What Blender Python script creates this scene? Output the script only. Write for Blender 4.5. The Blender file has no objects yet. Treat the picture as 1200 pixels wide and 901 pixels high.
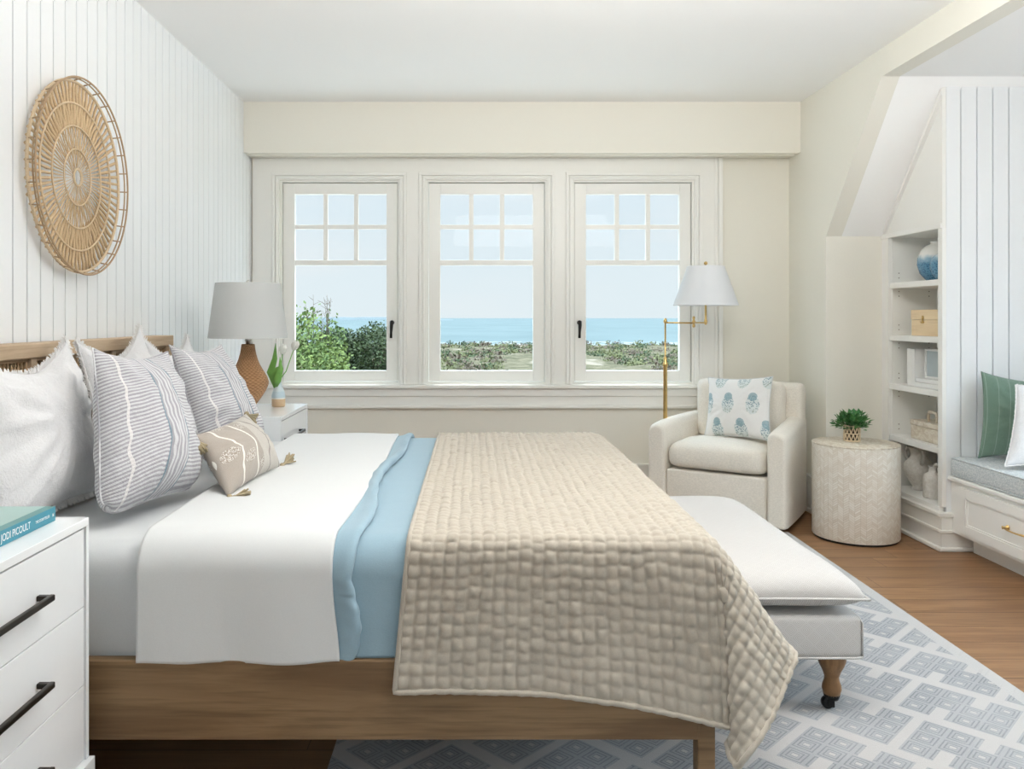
import bpy, bmesh, math, random
import numpy as np
from mathutils import Vector, Matrix
from mathutils import noise as mnoise
sc = bpy.context.scene
COL = sc.collection
PI = math.pi
F = 965.0; CX = 555.0; CY = 372.0; EYE = 1.3
def W(px, py, D):            # a measured picture point at a depth -> metres in the room
    return Vector(((px-CX)/F*D, D, EYE-(py-CY)/F*D))
rnd = random.Random(7)

# ------------------------------------------------------------------ node helpers
class E:
    def __init__(s, nt, sock): s.nt = nt; s.k = sock
    def _m(s, op, *a, clamp=False):
        n = s.nt.nodes.new('ShaderNodeMath'); n.operation = op; n.use_clamp = clamp
        for i, v in enumerate((s,)+a):
            if isinstance(v, E): s.nt.links.new(v.k, n.inputs[i])
            else: n.inputs[i].default_value = v
        return E(s.nt, n.outputs[0])
    def __add__(s, o): return s._m('ADD', o)
    def __radd__(s, o): return s._m('ADD', o)
    def __sub__(s, o): return s._m('SUBTRACT', o)
    def __rsub__(s, o): return (s*-1)+o
    def __mul__(s, o): return s._m('MULTIPLY', o)
    def __rmul__(s, o): return s._m('MULTIPLY', o)
    def __truediv__(s, o): return s._m('DIVIDE', o)
    def lt(s, o): return s._m('LESS_THAN', o)
    def gt(s, o): return s._m('GREATER_THAN', o)
    def fract(s): return s._m('FRACT')
    def floor(s): return s._m('FLOOR')
    def sin(s): return s._m('SINE')
    def abs(s): return s._m('ABSOLUTE')
    def max(s, o): return s._m('MAXIMUM', o)
    def min(s, o): return s._m('MINIMUM', o)
    def mod(s, o): return s._m('FLOORED_MODULO', o)
    def pow(s, o): return s._m('POWER', o)
    def clamp(s): return s._m('ADD', 0.0, clamp=True)
    def ss(s, a, b):
        n = s.nt.nodes.new('ShaderNodeMapRange'); n.interpolation_type = 'SMOOTHSTEP'
        s.nt.links.new(s.k, n.inputs[0]); n.inputs[1].default_value = a; n.inputs[2].default_value = b
        return E(s.nt, n.outputs[0])

class Mat:
    def __init__(s, name, col=(0.8,0.8,0.8), rough=0.6, metal=0.0, spec=0.4, sheen=0.0, trans=0.0):
        s.m = bpy.data.materials.new(name); s.m.use_nodes = True; s.nt = s.m.node_tree
        s.b = s.nt.nodes['Principled BSDF']
        s.b.inputs['Base Color'].default_value = (*col, 1); s.b.inputs['Roughness'].default_value = rough
        s.b.inputs['Metallic'].default_value = metal; s.b.inputs['Specular IOR Level'].default_value = spec
        if sheen: s.b.inputs['Sheen Weight'].default_value = sheen
        if trans: s.b.inputs['Transmission Weight'].default_value = trans
    def new(s, t): return s.nt.nodes.new(t)
    def coord(s, kind='Object'):
        if not hasattr(s, '_tc'): s._tc = s.new('ShaderNodeTexCoord')
        return s._tc.outputs[kind]
    def pos(s):
        g = s.new('ShaderNodeNewGeometry'); return g.outputs['Position']
    def xyz(s, sock):
        n = s.new('ShaderNodeSeparateXYZ'); s.nt.links.new(sock, n.inputs[0]); return [E(s.nt, o) for o in n.outputs]
    def scaled(s, sock, sc_):
        n = s.new('ShaderNodeVectorMath'); n.operation = 'MULTIPLY'; s.nt.links.new(sock, n.inputs[0]); n.inputs[1].default_value = sc_
        return n.outputs[0]
    def noise(s, sock, scale, detail=3, rough=0.5, dist=0.0):
        n = s.new('ShaderNodeTexNoise'); s.nt.links.new(sock, n.inputs['Vector'])
        n.inputs['Scale'].default_value = scale; n.inputs['Detail'].default_value = detail
        n.inputs['Roughness'].default_value = rough; n.inputs['Distortion'].default_value = dist
        return E(s.nt, n.outputs['Fac'])
    def vor(s, sock, scale, feat='F1', out='Distance'):
        n = s.new('ShaderNodeTexVoronoi'); n.feature = feat; s.nt.links.new(sock, n.inputs['Vector']); n.inputs['Scale'].default_value = scale
        return E(s.nt, n.outputs[out])
    def white(s, *comps):
        c = s.new('ShaderNodeCombineXYZ')
        for i, e in enumerate(comps): s.nt.links.new(e.k, c.inputs[i])
        n = s.new('ShaderNodeTexWhiteNoise'); s.nt.links.new(c.outputs[0], n.inputs['Vector']); return E(s.nt, n.outputs['Value'])
    def comb(s, *comps):
        c = s.new('ShaderNodeCombineXYZ')
        for i, e in enumerate(comps):
            if isinstance(e, E): s.nt.links.new(e.k, c.inputs[i])
            else: c.inputs[i].default_value = e
        return c.outputs[0]
    def mix(s, fac, a, b):
        n = s.new('ShaderNodeMix'); n.data_type = 'RGBA'
        s.nt.links.new(fac.k, n.inputs[0])
        for i, v in ((6, a), (7, b)):
            if isinstance(v, tuple): n.inputs[i].default_value = (*v, 1)
            else: s.nt.links.new(v, n.inputs[i])
        return n.outputs[2]
    def base(s, sock): s.nt.links.new(sock, s.b.inputs['Base Color'])
    def rough(s, e): s.nt.links.new(e.k, s.b.inputs['Roughness'])
    def bump(s, e, dist=0.002, strength=1.0):
        n = s.new('ShaderNodeBump'); n.inputs['Distance'].default_value = dist; n.inputs['Strength'].default_value = strength
        s.nt.links.new(e.k, n.inputs['Height']); s.nt.links.new(n.outputs[0], s.b.inputs['Normal'])

def plain(name, col, rough=0.5, metal=0, spec=0.4, bump=0, bs=60, var=0.04, **k):
    m = Mat(name, col, rough, metal, spec, **k)
    n = m.noise(m.coord(), bs, 3)
    d = tuple(c*(1-var) for c in col); l = tuple(min(1, c*(1+var)) for c in col)
    m.base(m.mix(n, d, l))
    if bump: m.bump(n, bump)
    return m.m

def fabric(name, col, scale=700, bump=0.0012, var=0.10, rough=0.9, sheen=0.25, slub=0.0):
    m = Mat(name, col, rough, spec=0.15, sheen=sheen)
    x, y, z = m.xyz(m.coord())
    a = m.noise(m.scaled(m.coord(), (scale*0.25, scale*1.2, scale*0.4)), 1, 2)
    b = m.noise(m.scaled(m.coord(), (scale*1.0, scale*0.3, scale*1.0)), 1, 2)
    t = (a+b)*0.5
    d = tuple(c*(1-var) for c in col); l = tuple(min(1, c*(1+var)) for c in col)
    m.base(m.mix(t.ss(0.3, 0.7), d, l))
    big = m.noise(m.coord(), 14, 3)
    m.bump(t*0.35 + big*0.9, bump*1.6)
    return m.m

# ------------------------------------------------------------------ materials
MT = {}
MT['paint'] = plain('cream_wall_paint', (0.80, 0.78, 0.70), 0.6, var=0.01, bump=0.0004, bs=90)
MT['ceil'] = plain('ceiling_paint', (0.92, 0.92, 0.91), 0.7, var=0.01)
MT['trim'] = plain('white_trim_paint', (0.845, 0.84, 0.80), 0.35, var=0.01)
MT['trimw'] = plain('bright_trim_paint', (0.86, 0.855, 0.825), 0.35, var=0.01)
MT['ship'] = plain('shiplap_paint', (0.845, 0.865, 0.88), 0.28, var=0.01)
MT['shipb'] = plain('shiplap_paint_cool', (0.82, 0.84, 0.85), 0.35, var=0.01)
MT['lacq'] = plain('white_lacquer', (0.86, 0.88, 0.89), 0.08, var=0.01, spec=0.5)
MT['black'] = plain('black_iron', (0.02, 0.019, 0.018), 0.4, 0.6)
MT['bronze'] = plain('dark_bronze', (0.045, 0.038, 0.032), 0.35, 0.8)
MT['brass'] = plain('aged_brass', (0.72, 0.50, 0.20), 0.28, 1.0, var=0.1)
MT['nickel'] = plain('brushed_nickel', (0.6, 0.6, 0.58), 0.3, 1.0)
MT['pole'] = plain('dark_pinhole', (0.25, 0.23, 0.2), 0.7)

def wood(name, c1, c2, c3, axis, scale=1.0, rough=0.45, knots=True, planks=None):
    m = Mat(name, c1, rough, spec=0.35)
    p = m.pos(); x, y, z = m.xyz(p)
    X = [x, y, z]
    seed = None
    st = [9.0*scale]*3; st[axis] = 0.9*scale
    if planks:
        w, L, pa = planks            # plank width across axis pa, length along 'axis'
        row = (X[pa]/w).floor()
        r1 = m.white(row, row*0.37, row*0)
        along = (X[axis]/L + r1*3.7)
        col = along.floor()
        seed = m.white(row, col, row*0+3.0)
        v = [X[0], X[1], X[2]]
        v[axis] = X[axis] + seed*31.0
        v[pa] = X[pa] + seed*17.0
        p2 = m.comb(*v)
    else: p2 = p
    q = m.scaled(p2, tuple(st))
    g = m.noise(q, 1.6, 6, 0.62, 0.8)
    fine = m.noise(m.scaled(p2, tuple(70.0 if i != axis else 3.0 for i in range(3))), 1.5, 3)
    base = m.mix(g.ss(0.3, 0.72), c2, c1)
    base = m.mix((fine.ss(0.45, 0.75))*0.45, base, c3)
    if knots:
        k = m.vor(m.scaled(p2, tuple(3.2 if i != axis else 1.3 for i in range(3))), 1.0)
        kk = (1.0 - k.ss(0.015, 0.075)) * 0.75
        base = m.mix(kk, base, tuple(c*0.35 for c in c3))
    h = fine*0.3+g*0.4
    if planks:
        base = m.mix(seed*0.5, base, tuple(c*0.62 for c in c1))
        e1 = (X[pa]/w).fract(); e1 = (e1-0.5).abs()
        e2 = along.fract(); e2 = (e2-0.5).abs()
        gap = e1.gt(0.5-0.0016/w).max(e2.gt(0.5-0.0012/L))
        base = m.mix(gap*0.8, base, tuple(c*0.25 for c in c3))
        h = h*0.25 - gap
    m.base(base); m.bump(h, 0.0012, 0.7)
    return m.m
MT['floor'] = wood('oak_floorboards', (0.37,0.205,0.10), (0.235,0.12,0.057), (0.14,0.068,0.03), 0, planks=(0.165, 1.9, 1), rough=0.42)
MT['bedwood'] = wood('weathered_mango_wood', (0.29,0.185,0.095), (0.17,0.10,0.05), (0.10,0.06,0.03), 0, 0.8, rough=0.6)
MT['bedwoody'] = wood('weathered_wood_headboard', (0.60,0.47,0.33), (0.47,0.35,0.235), (0.33,0.235,0.15), 1, 1.2, rough=0.6)
MT['legwood'] = wood('turned_wood', (0.34,0.19,0.085), (0.22,0.115,0.05), (0.13,0.065,0.03), 2, 1.5, rough=0.4, knots=False)
MT['paleboard'] = wood('pale_pine', (0.80,0.64,0.42), (0.73,0.56,0.35), (0.6,0.44,0.27), 1, 1.0, rough=0.5, knots=False)

MT['sheet'] = fabric('grey_white_cotton', (0.64,0.66,0.67), 900, 0.0006, 0.03)
MT['white'] = fabric('white_percale', (0.68,0.695,0.695), 900, 0.0006, 0.02)
MT['blue'] = fabric('pale_blue_cotton', (0.30,0.43,0.51), 900, 0.0008, 0.04)
MT['quilt'] = fabric('oatmeal_quilt', (0.47,0.425,0.355), 800, 0.0006, 0.07)
MT['gauze'] = fabric('white_gauze', (0.71,0.71,0.72), 260, 0.0045, 0.04)
MT['fringe'] = fabric('white_fringe', (0.76,0.75,0.74), 500, 0.001, 0.05)
MT['chair'] = fabric('cream_chenille', (0.77,0.725,0.645), 330, 0.0020, 0.09)
MT['green'] = None
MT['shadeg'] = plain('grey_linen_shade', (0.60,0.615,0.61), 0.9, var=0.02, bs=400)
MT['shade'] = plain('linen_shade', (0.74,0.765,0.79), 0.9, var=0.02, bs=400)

def bench_mat():
    m = Mat('grey_diamond_weave', (0.6,0.6,0.6), 0.9, spec=0.15, sheen=0.2)
    x, y, z = m.xyz(m.coord()); h = (y+z)*1.0
    c = 0.05
    a = ((x+h)/c).fract()-0.5; b = ((x-h)/c).fract()-0.5
    d = a.abs().max(b.abs())
    st = (d*46.0).sin()
    t = m.noise(m.coord(), 600, 2)
    m.base(m.mix((st*0.5+0.5)*0.65+t*0.35, (0.46,0.435,0.41), (0.70,0.685,0.67)))
    m.bump(st*0.3+t, 0.0008)
    return m.m
MT['bench'] = bench_mat()

def rug_mat():
    m = Mat('woven_key_pattern_rug', (0.6,0.6,0.6), 0.95, spec=0.1, sheen=0.2)
    x, y, z = m.xyz(m.pos())
    u = (x+y)*0.7071; v = (x-y)*0.7071
    cu, cv = 0.083, 0.0765
    TU, TV = 3*cu+0.045, 4*cv+0.030
    ui = (u/TU); ri = ui.floor(); uu = ui.fract()*TU
    vi = (v/TV + ri*0.28); ci = vi.floor(); vv = vi.fract()*TV
    a = uu/cu; b = vv/cv
    inside = a.lt(3.0)*b.lt(4.0)
    ai = a.floor(); bi = b.floor()
    af = (a.fract()-0.5).abs(); bf = (b.fract()-0.5).abs()
    # cut-away cells
    cut = (ai.lt(0.5)*(bi-1.0).abs().lt(0.5)).max(((ai-2.0).abs().lt(0.5))*((bi-2.0).abs().lt(0.5)))
    cut = cut*bf.lt(0.27)
    edge = af.gt(0.09).max(bf.gt(0.12))
    d = af.max(bf)
    ring = (d*6.2832*7.0).sin()
    # alternate line direction, like woven meanders
    fine = m.noise(m.scaled(m.coord(), (1,1,1)), 420, 2)
    darkmask = inside*(1.0-cut)*edge
    wear = m.noise(m.coord(), 3.0, 3)
    lines = ring.gt(-0.35)
    dark = m.mix(lines*0.8, (0.19,0.20,0.215), (0.37,0.375,0.385))
    dark = m.mix(wear.ss(0.3,0.7)*0.25, dark, (0.60,0.60,0.595))
    col = m.mix(darkmask, (0.51,0.49,0.47), dark)
    border = x.gt(1.84).max(y.gt(4.93))
    col = m.mix(border, col, (0.50,0.49,0.475))
    col = m.mix(fine.ss(0.35,0.7)*0.25, col, (0.42,0.42,0.42))
    m.base(col); m.bump(fine*0.6 - darkmask*0.3 + ring*0.15*darkmask, 0.003)
    return m.m
MT['rug'] = rug_mat()

def wicker(name, c1, c2, sc_=1.0):
    m = Mat(name, c1, 0.55, spec=0.3)
    x, y, z = m.xyz(m.coord())
    ang = y._m('ARCTAN2', x)
    row = (z*150.0*sc_)
    par = (row.floor().mod(2.0))*PI
    s1 = (ang*22.0+par).sin(); s2 = (row*2*PI).sin()
    h = s1*0.5+0.5
    n = m.noise(m.coord(), 60, 3)
    m.base(m.mix((h*0.45+n*0.35+(s2*0.5+0.5)*0.25).clamp(), c2, c1))
    m.bump(h*0.7+(s2*0.5+0.5), 0.0035)
    return m.m
MT['wicker'] = wicker('honey_wicker', (0.70,0.40,0.20), (0.26,0.115,0.05), 0.75)
MT['rattan'] = plain('natural_rattan', (0.70,0.55,0.37), 0.6, bump=0.0008, bs=180, var=0.22)
MT['rattand'] = plain('brown_cane_rim', (0.45,0.315,0.19), 0.55, bump=0.0005, bs=120, var=0.2)
MT['seagrass'] = plain('twisted_seagrass', (0.66,0.49,0.30), 0.75, bump=0.002, bs=300, var=0.28)
def cane_mat():
    m = Mat('woven_cane', (0.5,0.35,0.2), 0.6, spec=0.25)
    x, y, z = m.xyz(m.coord())
    a = (y*2*PI/0.014); b = (z*2*PI/0.014)
    w = a.sin()*b.sin()
    n = m.noise(m.coord(), 90, 3)
    m.base(m.mix((w*0.5+0.5)*0.6+n*0.4, (0.34,0.215,0.11), (0.70,0.53,0.33)))
    m.bump(w, 0.003)
    return m.m
MT['cane'] = cane_mat()

def chevron_mat():
    m = Mat('bone_chevron_inlay', (0.8,0.75,0.66), 0.35, spec=0.4)
    x, y, z = m.xyz(m.coord())
    ang = y._m('ARCTAN2', x)*0.246
    w = 0.031
    a = ang/w; col = a.floor(); f = a.fract()
    tri = (a*0.5).fract(); tri = (tri-0.5).abs()*2.0   # 0..1..0 over two columns
    k = z/0.0135 + tri*1.5
    r = m.white(k.floor(), col, col*0)
    n = m.noise(m.coord(), 26, 3, 0.6)
    c = m.mix((r*0.6+n*0.5).ss(0.15,1.0), (0.76,0.695,0.595), (0.87,0.83,0.75))
    g = ((k.fract()-0.5).abs().gt(0.46)).max((f-0.5).abs().gt(0.48))
    c = m.mix(g*0.45, c, (0.55,0.46,0.34))
    m.base(c); m.bump(r*0.4-g, 0.0012)
    return m.m
MT['chev'] = chevron_mat()

def sheer_stripe():
    m = Mat('grey_ticking_stripe', (0.8,0.8,0.8), 0.9, spec=0.15, sheen=0.2)
    u, v, _ = m.xyz(m.coord('UV'))
    wob = m.noise(m.coord(), 9, 3)
    vv = v + (wob-0.5)*0.02 ; uu = u + (wob-0.5)*0.03
    s1 = ((vv*2*PI*44.0).sin()).ss(-0.4, 0.4)
    s2 = ((uu*2*PI*26.0 + (vv*60.0).sin()*0.6).sin()).ss(-0.4, 0.4)
    band = uu.gt(0.40)*uu.lt(0.60)
    s = s1*(1.0-band) + s2*band
    t = m.noise(m.coord(), 300, 2)
    c = m.mix(s*0.75+t*0.25, (0.36,0.35,0.385), (0.70,0.70,0.715))
    def line(p, w): return (uu-p).abs().lt(w)
    teal = line(0.40, 0.007).max(line(0.60, 0.007))
    c = m.mix(teal*0.85, c, (0.17,0.26,0.32))
    pale = line(0.86, 0.005).max(line(0.80,0.004))
    c = m.mix(pale*0.6, c, (0.45,0.48,0.55))
    ruff = line(0.125, 0.009)
    c = m.mix(ruff*0.85, c, (0.83,0.81,0.80))
    m.base(c)
    m.bump(s*0.25 + (ruff+teal)*1.2 + t*0.3 + m.noise(m.coord(), 22, 4)*2.2, 0.004)
    return m.m
MT['stripe'] = sheer_stripe()

def lumbar_mat():
    m = Mat('taupe_tufted_linen', (0.7,0.66,0.6), 0.9, spec=0.15, sheen=0.2)
    u, v, _ = m.xyz(m.coord('UV'))
    # wavy cords running up the pillow
    w = u*4.2 + ((v*2*PI*1.5).sin())*0.16 + v*0.35
    cellv = (v*3.0 + w.floor()*0.5)
    cord = (w.fract()-0.5).abs().gt(0.455)
    t = m.noise(m.coord(), 420, 2)
    # fans, tufted
    fu = (w.fract()-0.5); fv = (cellv.fract()-0.42)
    r = (fu*fu*1.1 + fv*fv*2.2)
    fan = r.lt(0.16)*u.lt(0.52)*(cellv.floor().mod(2.0)).gt(0.5)
    dots = m.vor(m.coord(), 210)
    side = u.gt(0.52)
    c = m.mix(t, (0.37,0.325,0.28), (0.47,0.42,0.37))
    c = m.mix(side*0.75, c, (0.63,0.60,0.545))
    c = m.mix(fan, c, m.mix(dots.ss(0.2,0.6), (0.80,0.78,0.73), (0.36,0.31,0.26)))
    c = m.mix(cord*u.lt(0.52), c, (0.85,0.82,0.76))
    c = m.mix(cord*side*0.8, c, (0.26,0.23,0.20))
    m.base(c); m.bump(t*0.3 + fan*1.0 + cord*1.2 + side*0.4*t, 0.0035)
    return m.m
MT['lumbar'] = lumbar_mat()

def floral_mat():
    m = Mat('block_print_floral', (0.85,0.84,0.81), 0.9, spec=0.15, sheen=0.15)
    u, v, _ = m.xyz(m.coord('UV'))
    gu = u*2.75+0.30; gv = v*2.38 + 1.19
    row = gv.floor()
    g = gu + (row.mod(2.0))*0.5
    col = g.floor()
    a = g.fract()-0.5; b = gv.fract()-0.5
    # pear-shaped posy: wide at the bottom third, small round head on top
    wd = 0.235 - (b+0.06).abs()*0.28 
    bodyr = (a*a)/(0.27*0.27) + ((b+0.06)*(b+0.06))/(0.37*0.37)
    headr = (a*a)/(0.17*0.17) + ((b-0.24)*(b-0.24))/(0.17*0.17)
    edge = m.noise(m.coord('UV'), 55, 2)
    body = (bodyr + (edge-0.5)*0.9).lt(0.92); head = (headr+(edge-0.5)*0.3).lt(1.0)
    pet = m.vor(m.scaled(m.coord('UV'), (1,1,1)), 44)
    isp = m.vor(m.scaled(m.coord('UV'), (1,1,1)), 44, out='Color')
    petal = pet.lt(0.42)
    t = m.noise(m.coord(), 500, 2)
    base = m.mix(t, (0.80,0.79,0.765), (0.88,0.87,0.85))
    bl = m.mix(isp, (0.26,0.40,0.44), (0.13,0.23,0.28))
    bl = m.mix((b*-1.0).ss(0.05,0.32)*0.65, bl, (0.52,0.55,0.42))
    c = m.mix(body*petal*0.9, base, bl)
    c = m.mix(body*(1.0-petal)*0.5, c, (0.56,0.66,0.66))
    hp = m.vor(m.coord('UV'), 75)
    c = m.mix(head*0.8, c, m.mix(hp.ss(0.1,0.5), (0.42,0.58,0.62), (0.24,0.38,0.43)))
    m.base(c); m.bump(t+m.noise(m.coord(), 18, 3)*2, 0.002)
    return m.m
MT['floral'] = floral_mat()

def green_mat():
    m = Mat('sage_green_linen', (0.22,0.36,0.28), 0.9, spec=0.15, sheen=0.3)
    u, v, _ = m.xyz(m.coord('UV'))
    t = m.noise(m.scaled(m.coord('UV'), (60, 260, 1)), 1, 3)
    ln = (((u*2*PI*7.0).sin()).gt(0.985))*1.0
    c = m.mix(t, (0.13,0.215,0.165), (0.20,0.30,0.235))
    c = m.mix(ln*0.5, c, (0.42,0.50,0.43))
    m.base(c); m.bump(t+m.noise(m.coord(), 16, 3)*2.5, 0.003)
    return m.m
MT['green'] = green_mat()
def speck_mat():
    m = Mat('blue_grey_speckled_upholstery', (0.6,0.65,0.67), 0.9, spec=0.15)
    a = m.noise(m.scaled(m.coord(), (1,1,1)), 130, 4, 0.7)
    b = m.noise(m.scaled(m.coord(), (1,1,4)), 45, 3, 0.6)
    m.base(m.mix((a*0.7+b*0.3).ss(0.38,0.62), (0.47,0.525,0.555), (0.73,0.75,0.75)))
    m.bump(a, 0.0015)
    return m.m
MT['speck'] = speck_mat()
def ceramic(name, f, rough=0.25):
    m = Mat(name, (0.8,0.8,0.8), rough, spec=0.5); f(m); return m.m
def _ging(m):
    x, y, z = m.xyz(m.coord()); n = m.noise(m.coord(), 22, 3)
    zz = z + (n-0.5)*0.05
    sp = m.vor(m.coord(), 90)
    c = m.mix(sp.ss(0.1,0.6), (0.035,0.11,0.20), (0.09,0.24,0.36))
    c = m.mix(zz.ss(0.095,0.145), c, (0.30,0.45,0.55))
    c = m.mix(zz.ss(0.125,0.165), c, (0.76,0.76,0.72))
    m.base(c)
MT['ginger'] = ceramic('blue_dipped_glaze', _ging)
def _jug(m):
    n = m.noise(m.coord(), 60, 4, 0.7); m.base(m.mix(n.ss(0.3,0.75), (0.60,0.57,0.52), (0.74,0.72,0.68)))
    m.bump(n, 0.001)
MT['jug'] = ceramic('chalky_white_ceramic', _jug, 0.6)
def _vs(m):
    x, y, z = m.xyz(m.coord()); n = m.noise(m.coord(), 120, 3)
    c = m.mix(z.gt(0.046), (0.64,0.43,0.23), (0.50,0.65,0.72))
    c = m.mix((z-0.046).abs().lt(0.003), c, (0.85,0.83,0.78))
    c = m.mix(z.gt(0.085)*0.6, c, (0.72,0.80,0.83))
    m.base(m.mix(n*0.25, c, (0.8,0.8,0.78)))
MT['budvase'] = ceramic('banded_stoneware', _vs, 0.4)
def _mar(m):
    n = m.noise(m.scaled(m.coord(), (1,0.5,1)), 26, 6, 0.7, 1.5)
    m.base(m.mix(n.ss(0.35,0.7), (0.55,0.46,0.35), (0.78,0.73,0.63)))
MT['stonebox'] = ceramic('veined_bone_inlay', _mar, 0.4)
MT['teal'] = plain('teal_book_cloth', (0.055,0.27,0.36), 0.45, var=0.06, bs=40)
MT['tealtop'] = plain('pale_teal_jacket', (0.36,0.52,0.49), 0.4, var=0.06, bs=10)
MT['tealband'] = plain('deep_teal_jacket_edge', (0.11,0.28,0.28), 0.4, var=0.06, bs=20)
MT['page'] = plain('book_pages', (0.82,0.80,0.74), 0.8, var=0.05, bs=300)
MT['bookw'] = plain('white_book_cloth', (0.82,0.82,0.80), 0.5, var=0.03)
MT['ink'] = plain('grey_ink', (0.35,0.34,0.33), 0.6)
MT['white_ink'] = plain('white_ink', (0.9,0.92,0.92), 0.5)
MT['leaf'] = plain('houseplant_leaf', (0.10,0.26,0.075), 0.42, var=0.45, bs=40)
MT['leafdark'] = plain('houseplant_leaf_dark', (0.05,0.17,0.05), 0.45, var=0.4, bs=40)
MT['tulipleaf'] = plain('tulip_leaf', (0.20,0.44,0.10), 0.45, var=0.25, bs=20)
MT['petal'] = plain('white_petal', (0.86,0.86,0.80), 0.6, var=0.03)
MT['soil'] = plain('potting_soil', (0.05,0.035,0.025), 0.95)
MT['rubber'] = plain('dark_underside', (0.03,0.03,0.03), 0.8)
MT['tassel'] = plain('olive_tan_yarn', (0.42,0.35,0.225), 0.95, bump=0.002, bs=300, var=0.25)
MT['glassart'] = plain('grey_blue_art_print', (0.44,0.50,0.52), 0.3, var=0.15, bs=5)

def glass_mat():
    m = bpy.data.materials.new('clear_window_glass'); m.use_nodes = True; nt = m.node_tree; nt.nodes.clear()
    o = nt.nodes.new('ShaderNodeOutputMaterial'); t = nt.nodes.new('ShaderNodeBsdfTransparent'); g = nt.nodes.new('ShaderNodeBsdfGlossy')
    g.inputs['Roughness'].default_value = 0.02; mx = nt.nodes.new('ShaderNodeMixShader'); mx.inputs[0].default_value = 0.003
    t.inputs['Color'].default_value = (0.985,0.99,0.99,1)
    nt.links.new(t.outputs[0], mx.inputs[1]); nt.links.new(g.outputs[0], mx.inputs[2]); nt.links.new(mx.outputs[0], o.inputs[0])
    return m
MT['glass'] = glass_mat()

# ------------------------------------------------------------------ mesh helpers
OFF = {}
def thing(name, label=None, cat=None, loc=(0,0,0), rotz=0, group=None, kind=None):
    o = bpy.data.objects.new(name, None); COL.objects.link(o); o.empty_display_size = 0.1
    o.location = loc; o.rotation_euler = (0,0,rotz); OFF[o.name] = Vector(loc)
    if label: o['label'] = label
    if cat: o['category'] = cat
    if group: o['group'] = group
    if kind: o['kind'] = kind
    return o
def tag(o, label=None, cat=None, group=None, kind=None):
    if label: o['label'] = label
    if cat: o['category'] = cat
    if group: o['group'] = group
    if kind: o['kind'] = kind
    return o
def obj(name, bm, mat, parent=None, local=False, smooth=False, label=None, angle=None):
    if parent is not None:
        off = Vector((0,0,0)) if local else OFF[parent.name]
    else:
        xs = [v.co.x for v in bm.verts]; ys = [v.co.y for v in bm.verts]; zs = [v.co.z for v in bm.verts]
        off = Vector(((min(xs)+max(xs))/2, (min(ys)+max(ys))/2, min(zs)))
    if off.length: bmesh.ops.translate(bm, verts=bm.verts, vec=-off)
    me = bpy.data.meshes.new(name); bm.normal_update()
    if smooth:
        for f in bm.faces: f.smooth = True
    if angle:
        for e in bm.edges:
            if len(e.link_faces) == 2 and e.calc_face_angle(0) > math.radians(angle): e.smooth = False
    bm.to_mesh(me); bm.free()
    for m in (mat if isinstance(mat, (list, tuple)) else [mat]): me.materials.append(m)
    o = bpy.data.objects.new(name, me); COL.objects.link(o)
    if parent is not None: o.parent = parent
    else: o.location = off
    OFF[o.name] = off
    if label: o['label'] = label
    return o
def struct(name, bm, mat, parent=None, **k):
    o = obj(name, bm, mat, parent, **k)
    if parent is None: o['kind'] = 'structure'
    return o

def NB(): return bmesh.new()
def box(bm, x0, x1, y0, y1, z0, z1, bev=0.0, seg=2, mi=0):
    t = bmesh.new()
    bmesh.ops.create_cube(t, size=1.0)
    for v in t.verts:
        v.co = Vector((x0+(v.co.x+.5)*(x1-x0), y0+(v.co.y+.5)*(y1-y0), z0+(v.co.z+.5)*(z1-z0)))
    if bev > 0:
        bmesh.ops.bevel(t, geom=t.edges[:], offset=bev, segments=seg, profile=0.5, affect='EDGES')
    for f in t.faces: f.material_index = mi
    merge(bm, t)
    return bm
def merge(bm, t, mat=None):
    if mat is not None: bmesh.ops.transform(t, matrix=mat, verts=t.verts)
    me = bpy.data.meshes.new('tmp'); t.to_mesh(me); t.free(); bm.from_mesh(me); bpy.data.meshes.remove(me)
def poly_prism(bm, pts, vec):
    """closed solid from a planar loop pushed along vec"""
    a = [bm.verts.new(p) for p in pts]; b = [bm.verts.new(Vector(p)+Vector(vec)) for p in pts]
    bm.faces.new(a); bm.faces.new(b[::-1])
    n = len(pts)
    for i in range(n): bm.faces.new((a[i], b[i], b[(i+1)%n], a[(i+1)%n]))
    bmesh.ops.recalc_face_normals(bm, faces=bm.faces)
def lathe(bm, prof, c=(0,0,0), n=40, sx=1, sy=1, cap=True, mi=0):
    rings = []
    for r, z in prof:
        rings.append([bm.verts.new((c[0]+sx*r*math.cos(2*PI*i/n), c[1]+sy*r*math.sin(2*PI*i/n), c[2]+z)) for i in range(n)])
    for a, b in zip(rings, rings[1:]):
        for i in range(n):
            f = bm.faces.new((a[i], a[(i+1)%n], b[(i+1)%n], b[i])); f.material_index = mi; f.smooth = True
    if cap:
        if prof[0][0] > 1e-5: bm.faces.new(rings[0][::-1]).material_index = mi
        if prof[-1][0] > 1e-5: bm.faces.new(rings[-1]).material_index = mi
    return bm
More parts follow.
